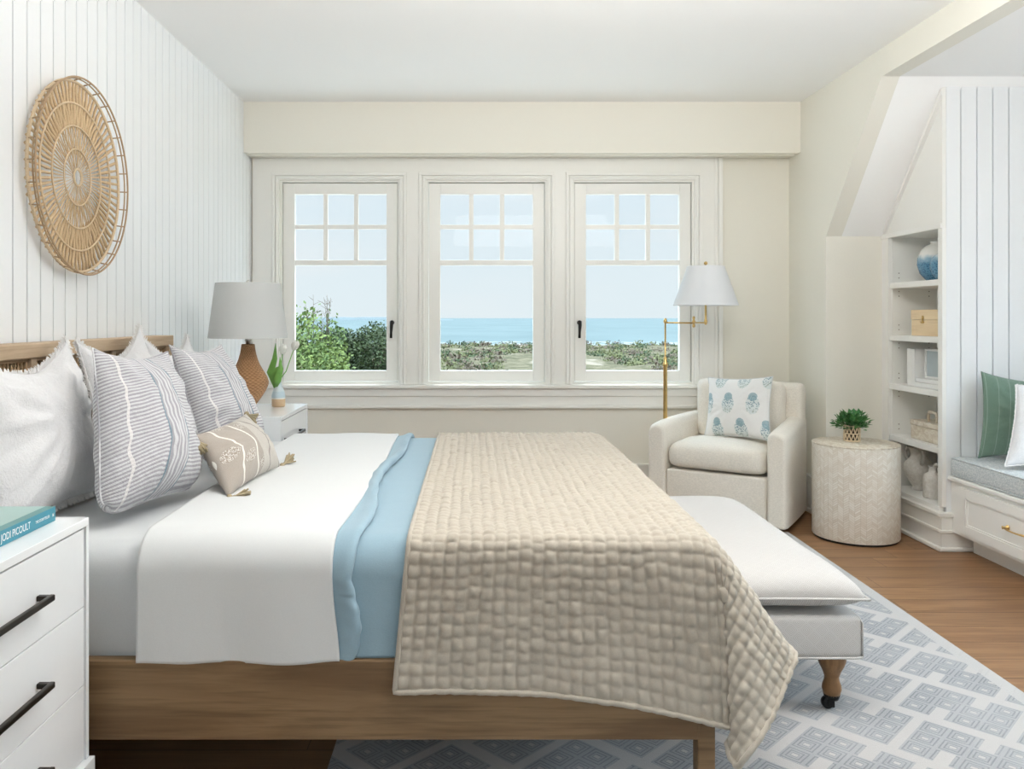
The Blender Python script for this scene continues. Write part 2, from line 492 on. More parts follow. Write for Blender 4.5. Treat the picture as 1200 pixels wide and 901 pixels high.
def tube(bm, pts, r, n=8, closed=False, mi=0):
    pts = [Vector(p) for p in pts]; rs = r if isinstance(r, (list, tuple)) else [r]*len(pts)
    m = len(pts); rings = []
    up = None
    for i, p in enumerate(pts):
        if closed: t = pts[(i+1)%m]-pts[i-1]
        else: t = pts[min(i+1, m-1)]-pts[max(i-1, 0)]
        t.normalize()
        if up is None:
            up = Vector((0,0,1)) if abs(t.z) < 0.9 else Vector((1,0,0))
        s = t.cross(up)
        if s.length < 1e-4: s = t.cross(Vector((0.3,1,0.2)))
        s.normalize(); up = s.cross(t).normalized()
        rings.append([bm.verts.new(p+(s*math.cos(2*PI*k/n)+up*math.sin(2*PI*k/n))*rs[i]) for k in range(n)])
    prs = list(zip(rings, rings[1:])) + ([(rings[-1], rings[0])] if closed else [])
    for a, b in prs:
        for k in range(n):
            f = bm.faces.new((a[k], a[(k+1)%n], b[(k+1)%n], b[k])); f.smooth = True; f.material_index = mi
    if not closed:
        bm.faces.new(rings[0][::-1]).material_index = mi; bm.faces.new(rings[-1]).material_index = mi
    return bm
def sphere(bm, c, r, seg=16, rings=10, sc3=(1,1,1), mi=0):
    t = bmesh.new(); bmesh.ops.create_uvsphere(t, u_segments=seg, v_segments=rings, radius=r)
    for v in t.verts: v.co = Vector((v.co.x*sc3[0]+c[0], v.co.y*sc3[1]+c[1], v.co.z*sc3[2]+c[2]))
    for f in t.faces: f.smooth = True; f.material_index = mi
    merge(bm, t)
def nz(x, y, z=0, s=1.0): return mnoise.noise(Vector((x*s, y*s, z*s)))
def copy_tree(o, parent=None):
    c = o.copy(); COL.objects.link(c)
    if parent is not None: c.parent = parent
    for ch in list(o.children): copy_tree(ch, c)
    return c
def grid_mesh(bm, P, closed_u=False, uv=True, mi=0):
    """P[i][j] positions -> quads (+UV)"""
    n, m = len(P), len(P[0])
    V = [[bm.verts.new(P[i][j]) for j in range(m)] for i in range(n)]
    lay = bm.loops.layers.uv.verify()
    for i in range(n-1):
        for j in range(m-1):
            f = bm.faces.new((V[i][j], V[i+1][j], V[i+1][j+1], V[i][j+1])); f.smooth = True; f.material_index = mi
            for l, (a, b) in zip(f.loops, ((i,j),(i+1,j),(i+1,j+1),(i,j+1))):
                l[lay].uv = (a/(n-1), b/(m-1))
    return V

# ------------------------------------------------------------------ ROOM SHELL
XL, XR, YB, ZC = -1.59, 2.26, 5.90, 2.79       # left wall, right wall, window wall, ceiling
YR = -1.6                                       # the room runs on behind the camera
XA, YA, ZA = 2.62, 5.28, 2.635                  # alcove: bookcase plane, its back wall, its ceiling
YS = 4.60                                       # shiplap end wall of the window seat
XF = 3.45                                       # outer wall of the alcove
BZ = 1.82                                       # where the slope starts
SLY = 4.56

bm = NB(); box(bm, XL-0.1, XF+0.1, YR, YB+0.12, -0.08, 0.0); struct('floor', bm, MT['floor'])
bm = NB(); box(bm, XL-0.1, XR+0.1, YR, YB+0.12, ZC, ZC+0.1); struct('ceiling', bm, MT['ceil'])
bm = NB(); box(bm, XL-0.1, XF+0.1, YR-0.1, YR, 0, 0.9); box(bm, XL-0.1, XF+0.1, YR-0.1, YR, 2.35, ZC); box(bm, XL-0.1, -1.0, YR-0.1, YR, 0.9, 2.35); box(bm, 2.0, XF+0.1, YR-0.1, YR, 0.9, 2.35)
struct('wall_behind', bm, MT['paint'])
def shiplap(axis, c, a0, a1, z0, z1, first, pitch, sign, thick=0.02, gw=0.008, gd=0.014):
    """one wall skin of vertical boards with square grooves; axis 'y': wall in x=c plane facing sign"""
    bm = NB()
    marks = [a0]; k = first
    while k < a1:
        if k > a0+0.01: marks += [k-gw/2, k+gw/2]
        k += pitch
    marks.append(a1)
    front = []
    # boards and groove floors as one profile
    for i in range(0, len(marks)-1):
        lo, hi = marks[i], marks[i+1]
        dep = 0 if i % 2 == 0 else -gd
        front += [(lo, dep), (hi, dep)]
    prof = [(a, c+sign*d) for a, d in front] + [(a1, c-sign*thick), (a0, c-sign*thick)]
    cl = []
    for p in prof:
        if not cl or (abs(p[0]-cl[-1][0])+abs(p[1]-cl[-1][1])) > 1e-6: cl.append(p)
    lo = []; hi = []
    for a, d in cl:
        x, y = (d, a) if axis == 'y' else (a, d)
        lo.append(bm.verts.new((x,y,z0))); hi.append(bm.verts.new((x,y,z1)))
    n = len(cl)
    for i in range(n):
        bm.faces.new((lo[i], lo[(i+1)%n], hi[(i+1)%n], hi[i]))
    bmesh.ops.recalc_face_normals(bm, faces=bm.faces)
    return bm
bm = shiplap('y', XL, YR, YB, 0, ZC, 2.841-0.0913*60+0.0, 0.0913, 1)
box(bm, XL-0.12, XL-0.021, YR, YB, 0, ZC)
struct('wall_left', bm, MT['ship'])

# window wall, with three openings
WIN = []                                        # (x0,x1) of the sashes, at s = 963/5.93
for a, b in ((328, 468.5), (499.5, 641), (671, 813.5)): WIN.append(((a-CX)/F*5.90, (b-CX)/F*5.90))
WZ0, WZ1 = 1.3-(450-CY)/F*5.9, 1.3+(CY-211)/F*5.9
bm = NB(); T = 0.16
xs = [XL-0.1] + [v for w in WIN for v in w] + [XR+0.1]
for i in range(0, len(xs), 2): box(bm, xs[i], xs[i+1], YB, YB+T, WZ0, WZ1)
box(bm, XL-0.1, XR+0.1, YB, YB+T, 0, WZ0); box(bm, XL-0.1, XR+0.1, YB, YB+T, WZ1, ZC)
struct('wall_back', bm, MT['paint'])
# casing (flat stock with an outer back-band and inner bead)
CXR = (847-CX)/F*5.87; CXL = XL+0.012; CZ1 = 2.44
bm = NB()
cols = [(CXL, WIN[0][0])] + [(WIN[0][1], WIN[1][0]), (WIN[1][1], WIN[2][0])] + [(WIN[2][1], CXR)]
for a, b in cols:
    box(bm, a, b, YB-0.022, YB, WZ0, WZ1)
box(bm, CXL, CXR, YB-0.022, YB, WZ1, CZ1)
for a, b in WIN:
    # moulded band round the opening
    for q, (w0, w1, dz) in enumerate(((0.028, 0.052, 0.036), (0.008, 0.026, 0.030))):
        box(bm, a-w1, a-w0, YB-dz, YB-0.021, WZ0, WZ1+w0+0.001, 0.004)
        box(bm, b+w0, b+w1, YB-dz, YB-0.021, WZ0, WZ1+w0+0.001, 0.004)
        box(bm, a-w1, b+w1, YB-dz, YB-0.02, WZ1+w0, WZ1+w1, 0.004)
box(bm, CXR-0.03, CXR, YB-0.038, YB-0.02, WZ0, CZ1, 0.004)
box(bm, CXR-0.055, CXR-0.036, YB-0.03, YB-0.02, WZ0, CZ1, 0.004)
struct('trim_1', bm, MT['trim'])
# stool and apron
bm = NB()
box(bm, CXL, CXR+0.02, YB-0.055, YB, WZ0-0.028, WZ0-0.001, 0.006)
box(bm, CXL, CXR, YB-0.030, YB, WZ0-0.085, WZ0-0.028, 0.004)
box(bm, CXL, CXR, YB-0.020, YB, WZ0-0.150, WZ0-0.085, 0.004)
box(bm, CXL, CXR, YB-0.034, YB, WZ0-0.172, WZ0-0.148, 0.006)
struct('trim_2', bm, MT['trim'])
# dropped box over the windows
bm = NB()
box(bm, XL, XR, 5.69, YB, 2.44, ZC)
box(bm, XL+0.03, XR-0.02, 5.675, 5.705, 2.432, 2.445, 0.002)
box(bm, XL+0.02, XR-0.03, 5.72, 5.75, 2.425, 2.441, 0.002)
struct('trim_3', bm, MT['paint'])

# windows
def window(n, x0, x1):
    w = thing('window_%d' % n, 'white casement window with six small panes over one large pane, %s' %
              ('behind the wicker lamp', 'middle of the three', 'behind the brass floor lamp')[n-1], 'window', ((x0+x1)/2, YB+0.03, WZ0), kind='structure')
    def fy(px): return px/F*5.94
    bm = NB()
    y0, y1 = YB+0.005, YB+0.15
    j = 0.014                                   # jamb liner
    box(bm, x0, x0+j, y0, y1, WZ0, WZ1); box(bm, x1-j, x1, y0, y1, WZ0, WZ1)
    box(bm, x0+j, x1-j, y0, y1, WZ1-j, WZ1); box(bm, x0+j, x1-j, y0, y1+0.03, WZ0, WZ0+j)
    obj('window_jamb', bm, MT['trim'], w)
    # sash
    s0, s1, t0, t1 = x0+0.018, x1-0.018, WZ0+0.018, WZ1-0.018
    gx0, gx1 = x0+0.100, x1-0.098
    gz0, gz1 = 1.3-(434-CY)/F*5.95, 1.3+(CY-228)/F*5.95
    ys0, ys1 = YB+0.028, YB+0.075
    bm = NB()
    box(bm, s0, gx0, ys0, ys1, t0, t1, 0.003); box(bm, gx1, s1, ys0, ys1, t0, t1, 0.003)
    box(bm, gx0, gx1, ys0, ys1, gz1, t1, 0.003); box(bm, gx0, gx1, ys0, ys1, t0, gz0, 0.003)
    zr0, zr1 = 1.3+(CY-311)/F*5.95, 1.3+(CY-305)/F*5.95
    box(bm, gx0, gx1, ys0+0.006, ys1, zr0, zr1, 0.003)
    sash = obj('sash', bm, MT['trim'], w)
    bm = NB(); gw = gx1-gx0; mw = 0.032
    zc = 1.3+(CY-266)/F*5.95
    for k in (1, 2):
        xc = gx0+gw*k/3; box(bm, xc-mw/2, xc+mw/2, ys0+0.010, ys1-0.004, zr1, gz1, 0.004)
    box(bm, gx0, gx1, ys0+0.012, ys1-0.006, zc-mw/2, zc+mw/2, 0.004)
    obj('muntin_grid', bm, MT['trim'], sash)
    for (zz0, zz1, nn) in ((gz0, zr0, 1), (zr1, zc-mw/2, 3), (zc+mw/2, gz1, 3)):
        for k in range(nn):
            if nn == 1: a, b = gx0, gx1
            else: a, b = gx0+gw*k/3+(mw/2 if k else 0), gx0+gw*(k+1)/3-(mw/2 if k < 2 else 0)
            bm = NB(); box(bm, a, b, YB+0.050, YB+0.054, zz0, zz1); obj('pane', bm, MT['glass'], sash)
    if n != 2:                                   # black lever
        hx = (x1-0.058) if n == 1 else (x0+0.052); hz = 1.3-(380-CY)/F*5.9
        bm = NB()
        lathe(bm, [(0,-.004),(.016,-.004),(.017,.002),(.014,.006),(0,.007)], n=20)
        bmesh.ops.rotate(bm, verts=bm.verts, matrix=Matrix.Rotation(PI/2, 3, 'X')); bmesh.ops.translate(bm, verts=bm.verts, vec=(hx, ys0-0.004, hz+0.012))
        tube(bm, [(hx, ys0, hz+0.012), (hx, ys0-0.038, hz+0.012)], 0.011, 10)
        tube(bm, [(hx, ys0-0.036, hz+0.022), (hx, ys0-0.040, hz-0.01), (hx-0.003, ys0-0.042, hz-0.06), (hx-0.004, ys0-0.040, hz-0.098)], [0.013,0.0125,0.009,0.010], 10)
        obj('window_handle', bm, MT['black'], w, label='black lever handle')
for i, (a, b) in enumerate(WIN): window(i+1, a, b)

# baseboards
def baseboard(name, pts_fn):
    bm = NB(); pts_fn(bm); struct(name, bm, MT['trim'])
baseboard('baseboard_back', lambda bm: (box(bm, XL, XR, YB-0.018, YB, 0, 0.15, 0.003), box(bm, XL, XR, YB-0.026, YB, 0.148, 0.245, 0.004), box(bm, XL, XR, YB-0.032, YB, 0.235, 0.255, 0.004), box(bm, XL, XR, YB-0.032, YB, 0, 0.03, 0.006)))
baseboard('baseboard_left', lambda bm: (box(bm, XL, XL+0.02, YR, YB-0.035, 0, 0.2, 0.003),))
baseboard('baseboard_right', lambda bm: (box(bm, XR-0.02, XR, YA, YB-0.035, 0, 0.23, 0.003), box(bm, XR-0.03, XR, YA, YB-0.035, 0.21, 0.25, 0.004), box(bm, XR-0.03, XR, YA, YB-0.035, 0, 0.03, 0.005)))
baseboard('baseboard_alcove', lambda bm: (box(bm, XR+0.002, XA-0.02, YA-0.02, YA-0.001, 0, 0.23, 0.003), box(bm, XR+0.002, XA-0.02, YA-0.03, YA-0.001, 0.21, 0.25, 0.004)))

# right wall: solid pier to the window wall, sloped soffit, header above the alcove
bm = NB()
# profile in the x=XR plane (y,z): pier + slope + header, pushed to the right
pts = [(XR, YB, 0), (XR, YA, 0), (XR, YA, BZ), (XR, SLY, ZA), (XR, YR, ZA), (XR, YR, ZC), (XR, YB, ZC)]
poly_prism(bm, pts, (0.10, 0, 0))
struct('wall_right', bm, MT['paint'])
bm = NB(); box(bm, XR+0.10, XF+0.1, YA, YA+0.10, 0, BZ)
struct('wall_alcove_back', bm, MT['paint'])
bm = NB(); poly_prism(bm, [(XR+0.10, YA, BZ), (XR+0.10, SLY, ZA), (XR+0.10, SLY, ZA+0.06), (XR+0.10, YA+0.1, ZA+0.06), (XR+0.10, YA+0.1, BZ)], (XF-XR, 0, 0))
struct('ceiling_slope', bm, MT['ceil'])
bm = NB(); box(bm, XR+0.10, XF+0.1, YR, SLY, ZA, ZA+0.1)
struct('ceiling_alcove', bm, MT['ceil'])
# outer wall of the alcove with its window (light comes in there, out of frame)
bm = NB(); wz0, wz1, wy0, wy1 = 0.95, 2.35, 1.3, 3.9
box(bm, XF, XF+0.1, YR, wy0, 0, ZA); box(bm, XF, XF+0.1, wy1, YS+0.7, 0, ZA); box(bm, XF, XF+0.1, wy0, wy1, 0, wz0); box(bm, XF, XF+0.1, wy0, wy1, wz1, ZA)
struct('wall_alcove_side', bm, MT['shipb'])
# shiplap end wall
bm = shiplap('x', YS, XA+0.021, XF, 0, ZA, (1126-CX)/F*YS, 0.0895, -1)
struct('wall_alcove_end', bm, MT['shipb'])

# ------------------------------------------------------------------ BUILT-IN BOOKCASE
bc = thing('built_in_bookcase', 'tall white built-in bookcase with open shelves and a sloping gable top, set in the alcove', 'bookcase', (XA+0.15, 4.94, 0))
oy0, oy1 = 4.645, 5.20; oz0, oz1 = 0.24, 1.80; DP = 0.30
bm = NB()                                       # face frame
f0, f1 = XA-0.001, XA+0.02
box(bm, f0, f1, YS, oy0, 0.24, oz1); box(bm, f0, f1, oy1, YA, 0.24, oz1)
obj('face_frame', bm, MT['trimw'], bc)
bm = NB()                                       # gable
k = (ZA-BZ)/(YA-SLY)
def slz(y): return BZ+(YA-y)*k
poly_prism(bm, [(f0, YA, oz1), (f0, YS, oz1), (f0, YS, slz(YS)-0.002), (f0, YA, slz(YA)-0.002)], (0.02,0,0))
gab = obj('gable_panel', bm, MT['trim'], bc)
bm = NB()
for o1, w in ((0.0, 0.045), (0.062, 0.007), (0.078, 0.007)):
    def sp(y, d): return (f0-0.008, y, slz(y)-d)
    ya, yb = YA-0.03-o1*0.25, YS+0.002
    q = [sp(ya, o1+0.004), sp(yb, o1+0.004), sp(yb, o1+w), sp(ya, o1+w)]
    q = [(a, b, max(c, oz1+0.03)) for a, b, c in q]
    poly_prism(bm, q, (0.009, 0, 0))
box(bm, f0-0.008, f0-0.0005, YS+0.002, YA-0.002, oz1+0.0, oz1+0.028, 0.002)
obj('gable_moulding', bm, MT['trimw'], gab)
bm = NB(); box(bm, XA+0.02, XA+DP, oy1-0.005, oy1+0.015, 0.22, oz1+0.02); box(bm, XA+0.02, XA+DP, YS+0.022, YS+0.04, 0.22, oz1+0.02)
box(bm, XA+0.02, XA+DP, YS+0.04, oy1, oz1, oz1+0.02)
side_bm = bm
bm = NB(); box(bm, XA+DP, XA+DP+0.015, YS+0.022, YA-0.002, 0.02, oz1+0.02); obj('back_panel', bm, MT['trim'], bc)
SH = [1.3-(332-CY)/185-0.0, 1.19, 0.885, 0.565]
for z in SH:
    bm = NB(); box(bm, XA+0.004, XA+DP, YS+0.041, oy1-0.006, z-0.035, z, 0.002); obj('shelf', bm, MT['trimw'], bc)
bm = NB(); box(bm, XA-0.012, XA+DP, YS+0.024, oy1+0.06, 0.212, 0.24, 0.003); obj('bottom_shelf', bm, MT['trimw'], bc)
bm = side_bm
for z in SH:
    for dz in (-0.085, -0.055, 0.03, 0.06):
        for xx in (XA+0.06,):
            box(bm, xx, xx+0.006, oy1-0.0065, oy1-0.004, z+dz, z+dz+0.006, mi=1)
        box(bm, XA+DP-0.05, XA+DP-0.044, oy1-0.0065, oy1-0.004, z+dz, z+dz+0.006, mi=1)
obj('side_panel', bm, [MT['trim'], MT['pole']], bc)
bm = NB()                                       # plinth wraps the corner
def wrap(bm, out, z0, z1, bev):
    box(bm, XA-out, XA+0.01, YS-0.0005, YA-0.035, z0, z1, bev)
    box(bm, XA-out, 2.79, YS-out, YS-0.001, z0, z1, bev)
wrap(bm, 0.018, 0.0, 0.215, 0.002); wrap(bm, 0.030, 0.19, 0.212, 0.004); wrap(bm, 0.026, 0.10, 0.118, 0.004); wrap(bm, 0.04, 0.0, 0.022, 0.006)
obj('plinth', bm, MT['trim'], bc)

# shelf contents
bm = NB()
g = [(0.0,0),(0.045,0),(0.062,0.01),(0.094,0.05),(0.108,0.10),(0.106,0.14),(0.088,0.185),(0.055,0.214),(0.036,0.222),(0.034,0.232),(0.042,0.238),(0.036,0.236),(0.03,0.222)]
lathe(bm, g, n=36)
o = obj('ginger_jar', bm, MT['ginger'], smooth=True); o.location = (2.775, 4.93, SH[0]+0.001)
tag(o, 'large round ceramic vase, white above dark blue, at the back of the top shelf', 'vase', 'blue dipped vases')
bm = NB(); lathe(bm, [(r*0.72, z*0.72) for r, z in g], n=32)
o = obj('ginger_jar', bm, MT['ginger'], smooth=True); o.location = (2.715, 4.742, SH[0]+0.001)
tag(o, 'smaller white and blue vase in front of the big one on the top shelf', 'vase', 'blue dipped vases')

wb = thing('keepsake_box', 'pale wooden lidded box with a brass clasp on the second shelf', 'box', (2.74, 4.86, SH[1]))
x0, x1, y0, y1, zz = 2.665, 2.83, 4.70, 5.02, SH[1]+0.001
bm = NB(); box(bm, x0+0.003, x1-0.003, y0+0.003, y1-0.003, zz, zz+0.095, 0.002); obj('box_body', bm, MT['paleboard'], wb)
bm = NB(); box(bm, x0, x1, y0, y1, zz+0.096, zz+0.155, 0.003); obj('lid', bm, MT['paleboard'], wb)
bm = NB(); ym = 4.885
lathe(bm, [(0,0),(.011,0),(.011,.004),(0,.005)], n=16); bmesh.ops.rotate(bm, verts=bm.verts, matrix=Matrix.Rotation(-PI/2,3,'Y')); bmesh.ops.translate(bm, verts=bm.verts, vec=(x0, ym, zz+0.108))
box(bm, x0-0.004, x0, ym-0.006, ym+0.006, zz+0.075, zz+0.12, 0.001)
tube(bm, [(x0-0.005, ym-0.018, zz+0.082), (x0-0.007, ym, zz+0.078), (x0-0.005, ym+0.018, zz+0.082)], 0.004, 8)
obj('clasp', bm, MT['brass'], wb, label='brass clasp')

def shelf_book(name, label, x0, x1, y0, y1, z0, z1, spine='x', group=None, marks=True):
    b = thing(name, label, 'book', ((x0+x1)/2, (y0+y1)/2, z0), group=group)
    bm = NB(); t = 0.003
    if z1-z0 > 0.1:      # upright, spine facing -x, thickness along y
        box(bm, x0, x1, y0, y0+t, z0, z1); box(bm, x0, x1, y1-t, y1, z0, z1); box(bm, x0-0.003, x0+t, y0, y1, z0, z1, 0.002)
    else:
        box(bm, x0, x1, y0, y1, z0, z0+t); box(bm, x0, x1, y0, y1, z1-t, z1); box(bm, x0-0.003, x0+t, y0, y1, z0, z1, 0.002)
    obj('cover', bm, MT['bookw'], b)
    bm = NB()
    if z1-z0 > 0.1: box(bm, x0+t, x1-0.006, y0+t, y1-t, z0+0.004, z1-0.004)
    else: box(bm, x0+t, x1-0.006, y0+0.004, y1-0.004, z0+t, z1-t)
    obj('pages', bm, MT['page'], b)
zs = SH[2]+0.001
shelf_book('book', 'leftmost of the two white books standing upright on the third shelf', 2.675, 2.86, 5.035, 5.078, zs, zs+0.225, group='upright white books')
shelf_book('book', 'right of the two upright white books, against the stacked books', 2.672, 2.86, 4.985, 5.030, zs, zs+0.222, group='upright white books')
shelf_book('book', 'white book lying flat, bottom of the stack on the third shelf', 2.665, 2.85, 4.70, 4.975, zs, zs+0.026, group='white books lying flat')
shelf_book('book', 'white book lying flat, top of the stack under the grey picture', 2.672, 2.845, 4.71, 4.972, zs+0.027, zs+0.05, group='white books lying flat')
fr = thing('picture_frame', 'white framed grey-blue picture standing on the flat books, third shelf', 'picture', (2.75, 4.83, zs+0.051))
bm = NB(); z0 = zs+0.051; w = 0.012
box(bm, 2.72, 2.738, 4.69, 4.965, z0, z0+w, 0.002); box(bm, 2.72, 2.738, 4.69, 4.965, z0+0.175-w, z0+0.175, 0.002); box(bm, 2.72, 2.738, 4.69, 4.69+w, z0+w, z0+0.175-w); box(bm, 2.72, 2.738, 4.965-w, 4.965, z0+w, z0+0.175-w)
obj('frame', bm, MT['bookw'], fr)
bm = NB(); box(bm, 2.727, 2.735, 4.69+w, 4.965-w, z0+w, z0+0.175-w); obj('print', bm, MT['glassart'], fr)

sb = thing('inlay_box', 'cream veined bone box with a square loop handle on the fourth shelf', 'box', (2.74, 4.85, SH[3]))
bm = NB(); box(bm, 2.67, 2.82, 4.69, 5.03, SH[3]+0.001, SH[3]+0.085, 0.004); obj('box_body', bm, MT['stonebox'], sb)
bm = NB(); box(bm, 2.667, 2.823, 4.687, 5.033, SH[3]+0.086, SH[3]+0.115, 0.004); obj('lid', bm, MT['stonebox'], sb)
bm = NB(); y = 4.88; tube(bm, [(2.72,y-0.04,SH[3]+0.11),(2.72,y-0.045,SH[3]+0.155),(2.72,y-0.035,SH[3]+0.172),(2.72,y+0.035,SH[3]+0.172),(2.72,y+0.045,SH[3]+0.155),(2.72,y+0.04,SH[3]+0.11)], 0.009, 10)
obj('handle', bm, MT['stonebox'], sb)

ju = thing('pitcher', 'chalky white two-handled pitcher on the bottom shelf', 'pitcher', (2.745, 5.075, 0.24))
bm = NB(); JP = [(0,0),(.042,0),(.044,.008),(.034,.018),(.05,.04),(.078,.085),(.088,.125),(.078,.165),(.052,.195),(.046,.215),(.056,.245),(.068,.262),(.062,.26),(.042,.22),(.04,.2)]
lathe(bm, JP, (2.745,5.075,0.241), n=36); obj('body', bm, MT['jug'], ju, smooth=True)
for s in (1, -1):
    bm = NB(); c = (2.72, 5.075, 0.241)
    tube(bm, [(c[0], c[1]+s*0.05, c[2]+0.245), (c[0], c[1]+s*0.085, c[2]+0.25), (c[0], c[1]+s*0.105, c[2]+0.225), (c[0], c[1]+s*0.10, c[2]+0.195), (c[0], c[1]+s*0.072, c[2]+0.168)], 0.009, 8)
    obj('handle', bm, MT['jug'], ju)
jb = thing('stoneware_bottle', 'smaller grey-white bottle with a ring handle, on the bottom shelf in front', 'bottle', (2.70, 4.84, 0.24))
bm = NB(); lathe(bm, [(0,0),(.05,0),(.054,.01),(.054,.11),(.048,.135),(.024,.152),(.020,.175),(.027,.185),(.02,.186),(.015,.17)], (2.70,4.84,0.241), n=30); obj('body', bm, MT['jug'], jb, smooth=True)
bm = NB(); tube(bm, [(2.70, 4.84-0.02+0.032*math.cos(a)-0.02, 0.241+0.175+0.03*math.sin(a)) for a in np.linspace(0, 2*PI, 17)[:-1]], 0.006, 8, closed=True); obj('handle', bm, MT['jug'], jb)

# ------------------------------------------------------------------ WINDOW SEAT
ws = thing('window_seat', 'white built-in window seat with a panelled drawer and brass pull', 'bench', (3.0, 3.2, 0))
XS = 2.665; ye, yn = YS-0.045, 1.0
bm = NB(); box(bm, XS+0.10, XF-0.01, yn, ye, 0.0, 0.105); obj('toe_kick', bm, MT['trim'], ws)
bm = NB(); box(bm, XS, XF-0.01, yn, YS-0.002, 0.105, 0.395, 0.002); obj('cabinet', bm, MT['trimw'], ws)
bm = NB(); box(bm, XS-0.02, XF-0.01, yn, YS-0.002, 0.395, 0.42, 0.006); obj('seat_board', bm, MT['trimw'], ws)
for q in range(3):
    d1 = 4.50-q*1.12; d0 = d1-1.04
    bm = NB(); z0, z1 = 0.125, 0.375; fx = XS-0.014
    box(bm, fx, XS, d0, d0+0.06, z0, z1, 0.001); box(bm, fx, XS, d1-0.06, d1, z0, z1, 0.001); box(bm, fx, XS, d0+0.06, d1-0.06, z0, z0+0.05, 0.001); box(bm, fx, XS, d0+0.06, d1-0.06, z1-0.05, z1, 0.001)
    box(bm, fx+0.008, XS, d0+0.06, d1-0.06, z0+0.05, z1-0.05)
    for a in ((d0+0.06, d0+0.072, z0+0.05, z1-0.05), (d1-0.072, d1-0.06, z0+0.05, z1-0.05), (d0+0.072, d1-0.072, z0+0.05, z0+0.06), (d0+0.072, d1-0.072, z1-0.06, z1-0.05)):
        box(bm, fx+0.003, XS, *a, 0.002)
    dr = obj('drawer', bm, MT['trimw'], ws)
    bm = NB(); ym = (d0+d1)/2+0.02; zc = 0.258
    for s in (-1, 1):
        lathe(bm, [(0,0),(.013,0),(.012,.006),(.006,.009),(.006,.02),(0,.02)], n=14)
        vs = bm.verts[-84:] if False else None
    bm.free(); bm = NB()
    for s in (-1, 1):
        t = NB(); lathe(t, [(0,0),(.013,0),(.012,.005),(.006,.009),(.007,.022),(.009,.028),(0,.03)], n=14)
        merge(bm, t, Matrix.Translation((fx, ym+s*0.085, zc)) @ Matrix.Rotation(-PI/2, 4, 'Y'))
    tube(bm, [(fx-0.024, ym-0.085, zc), (fx-0.03, ym-0.04, zc-0.003), (fx-0.031, ym, zc-0.004), (fx-0.03, ym+0.04, zc-0.003), (fx-0.024, ym+0.085, zc)], [0.006,.0045,.0042,.0045,.006], 8)
    obj('drawer_handle', bm, MT['brass'], dr, label='brass bar pull')
sc_ = thing('seat_cushion', 'long blue-grey speckled cushion on the white window seat', 'cushion', (3.0, 3.0, 0.421))
bm = NB(); cz0, cz1 = 0.422, 0.525; cx0, cx1, cy0, cy1 = XS-0.012, XF-0.03, 1.05, YS-0.012
t = NB(); bmesh.ops.create_grid(t, x_segments=30, y_segments=60, size=0.5); t.free()
box(bm, cx0, cx1, cy0, cy1, cz0, cz1, 0.022, 4)
obj('cushion_body', bm, MT['speck'], sc_, smooth=True)
bm = NB()
for z in (cz0+0.006, cz1-0.006):
    tube(bm, [(cx0+0.006, cy0+0.01, z), (cx0+0.003, (cy0+cy1)/2, z), (cx0+0.003, cy1-0.02, z), (cx0+0.02, cy1-0.004, z), (cx1, cy1-0.004, z)], 0.0045, 6)
obj('piping', bm, MT['speck'], sc_)

# ------------------------------------------------------------------ PILLOW MAKER
def pillow_mesh(c00, c10, c01, c11, T, N=44, pinch=0.07, wr=0.010, seed=0, pw=2.4, back=0.8, flip=1, sag=0.0, rb=0.0, tp=None):
    """corners: bottom u0, bottom u1, top u0, top u1. returns bm (closed) and edge loop points"""
    c00, c10, c01, c11 = map(Vector, (c00, c10, c01, c11))
    nrm = ((c10-c00).cross(c01-c00)).normalized()*flip
    U = (c10-c00).normalized(); V = (c01-c00).normalized()
    Wd = (c10-c00).length; Hd = (c01-c00).length
    def P(u, v, side):
        a = 2*u-1; b = 2*v-1
        # concave edges, pinched toward the middle; corners stay as ears
        iu = pinch*(1-b*b)*a*abs(a)**1.0; iv = (tp if (tp and b > 0) else pinch)*(1-a*a)*b*abs(b)**1.0
        uu = u-iu*0.5; vv = v-iv*0.5
        if rb and b < 0: k_ = rb*(a*a)**3*(b*b)**3; uu -= k_*a*0.5; vv += k_*0.5
        p = c00.lerp(c10, uu).lerp(c01.lerp(c11, uu), vv)
        h = max(0.0, (1-abs(a)**pw)*(1-abs(b)**pw))**0.62
        n = nz(u*3.1+seed, v*3.1, side*2.0)*0.6+nz(u*8+seed, v*6.0, seed)*0.32
        edge = max(abs(a), abs(b))
        cr = math.sin((a*7+b*2+seed)*2.0)*0.0
        # gather wrinkles that run in from the corners
        th = math.atan2(b, a)
        w2 = nz(th*5+seed*3, edge*1.3, seed)*wr*1.1*(edge**2)*(1-edge)*4
        hh = T*h*(1+sag*(-b)) + (n*wr + w2)*min(1, h*2.0)
        off = nrm*(hh if side > 0 else -hh*back)
        off += V*nz(u*5, v*5, seed+9)*wr*0.4*h
        return p+off
    bm = NB(); lay = bm.loops.layers.uv.verify()
    grid = {}
    for side in (1, -1):
        for i in range(N+1):
            for j in range(N+1):
                e = i in (0, N) or j in (0, N)
                if side == -1 and e: grid[(side,i,j)] = grid[(1,i,j)]; continue
                grid[(side,i,j)] = bm.verts.new(P(i/N, j/N, side))
        for i in range(N):
            for j in range(N):
                q = [(i,j),(i+1,j),(i+1,j+1),(i,j+1)]
                if side*flip < 0: q = q[::-1]
                f = bm.faces.new([grid[(side,)+k] for k in q]); f.smooth = True
                for l, k in zip(f.loops, q): l[lay].uv = (k[0]/N, k[1]/N)
    loop = [P(i/N,0,1) for i in range(N)]+[P(1,j/N,1) for j in range(N)]+[P(1-i/N,1,1) for i in range(N)]+[P(0,1-j/N,1) for j in range(N)]
    bm.normal_update()
    return bm, loop, nrm
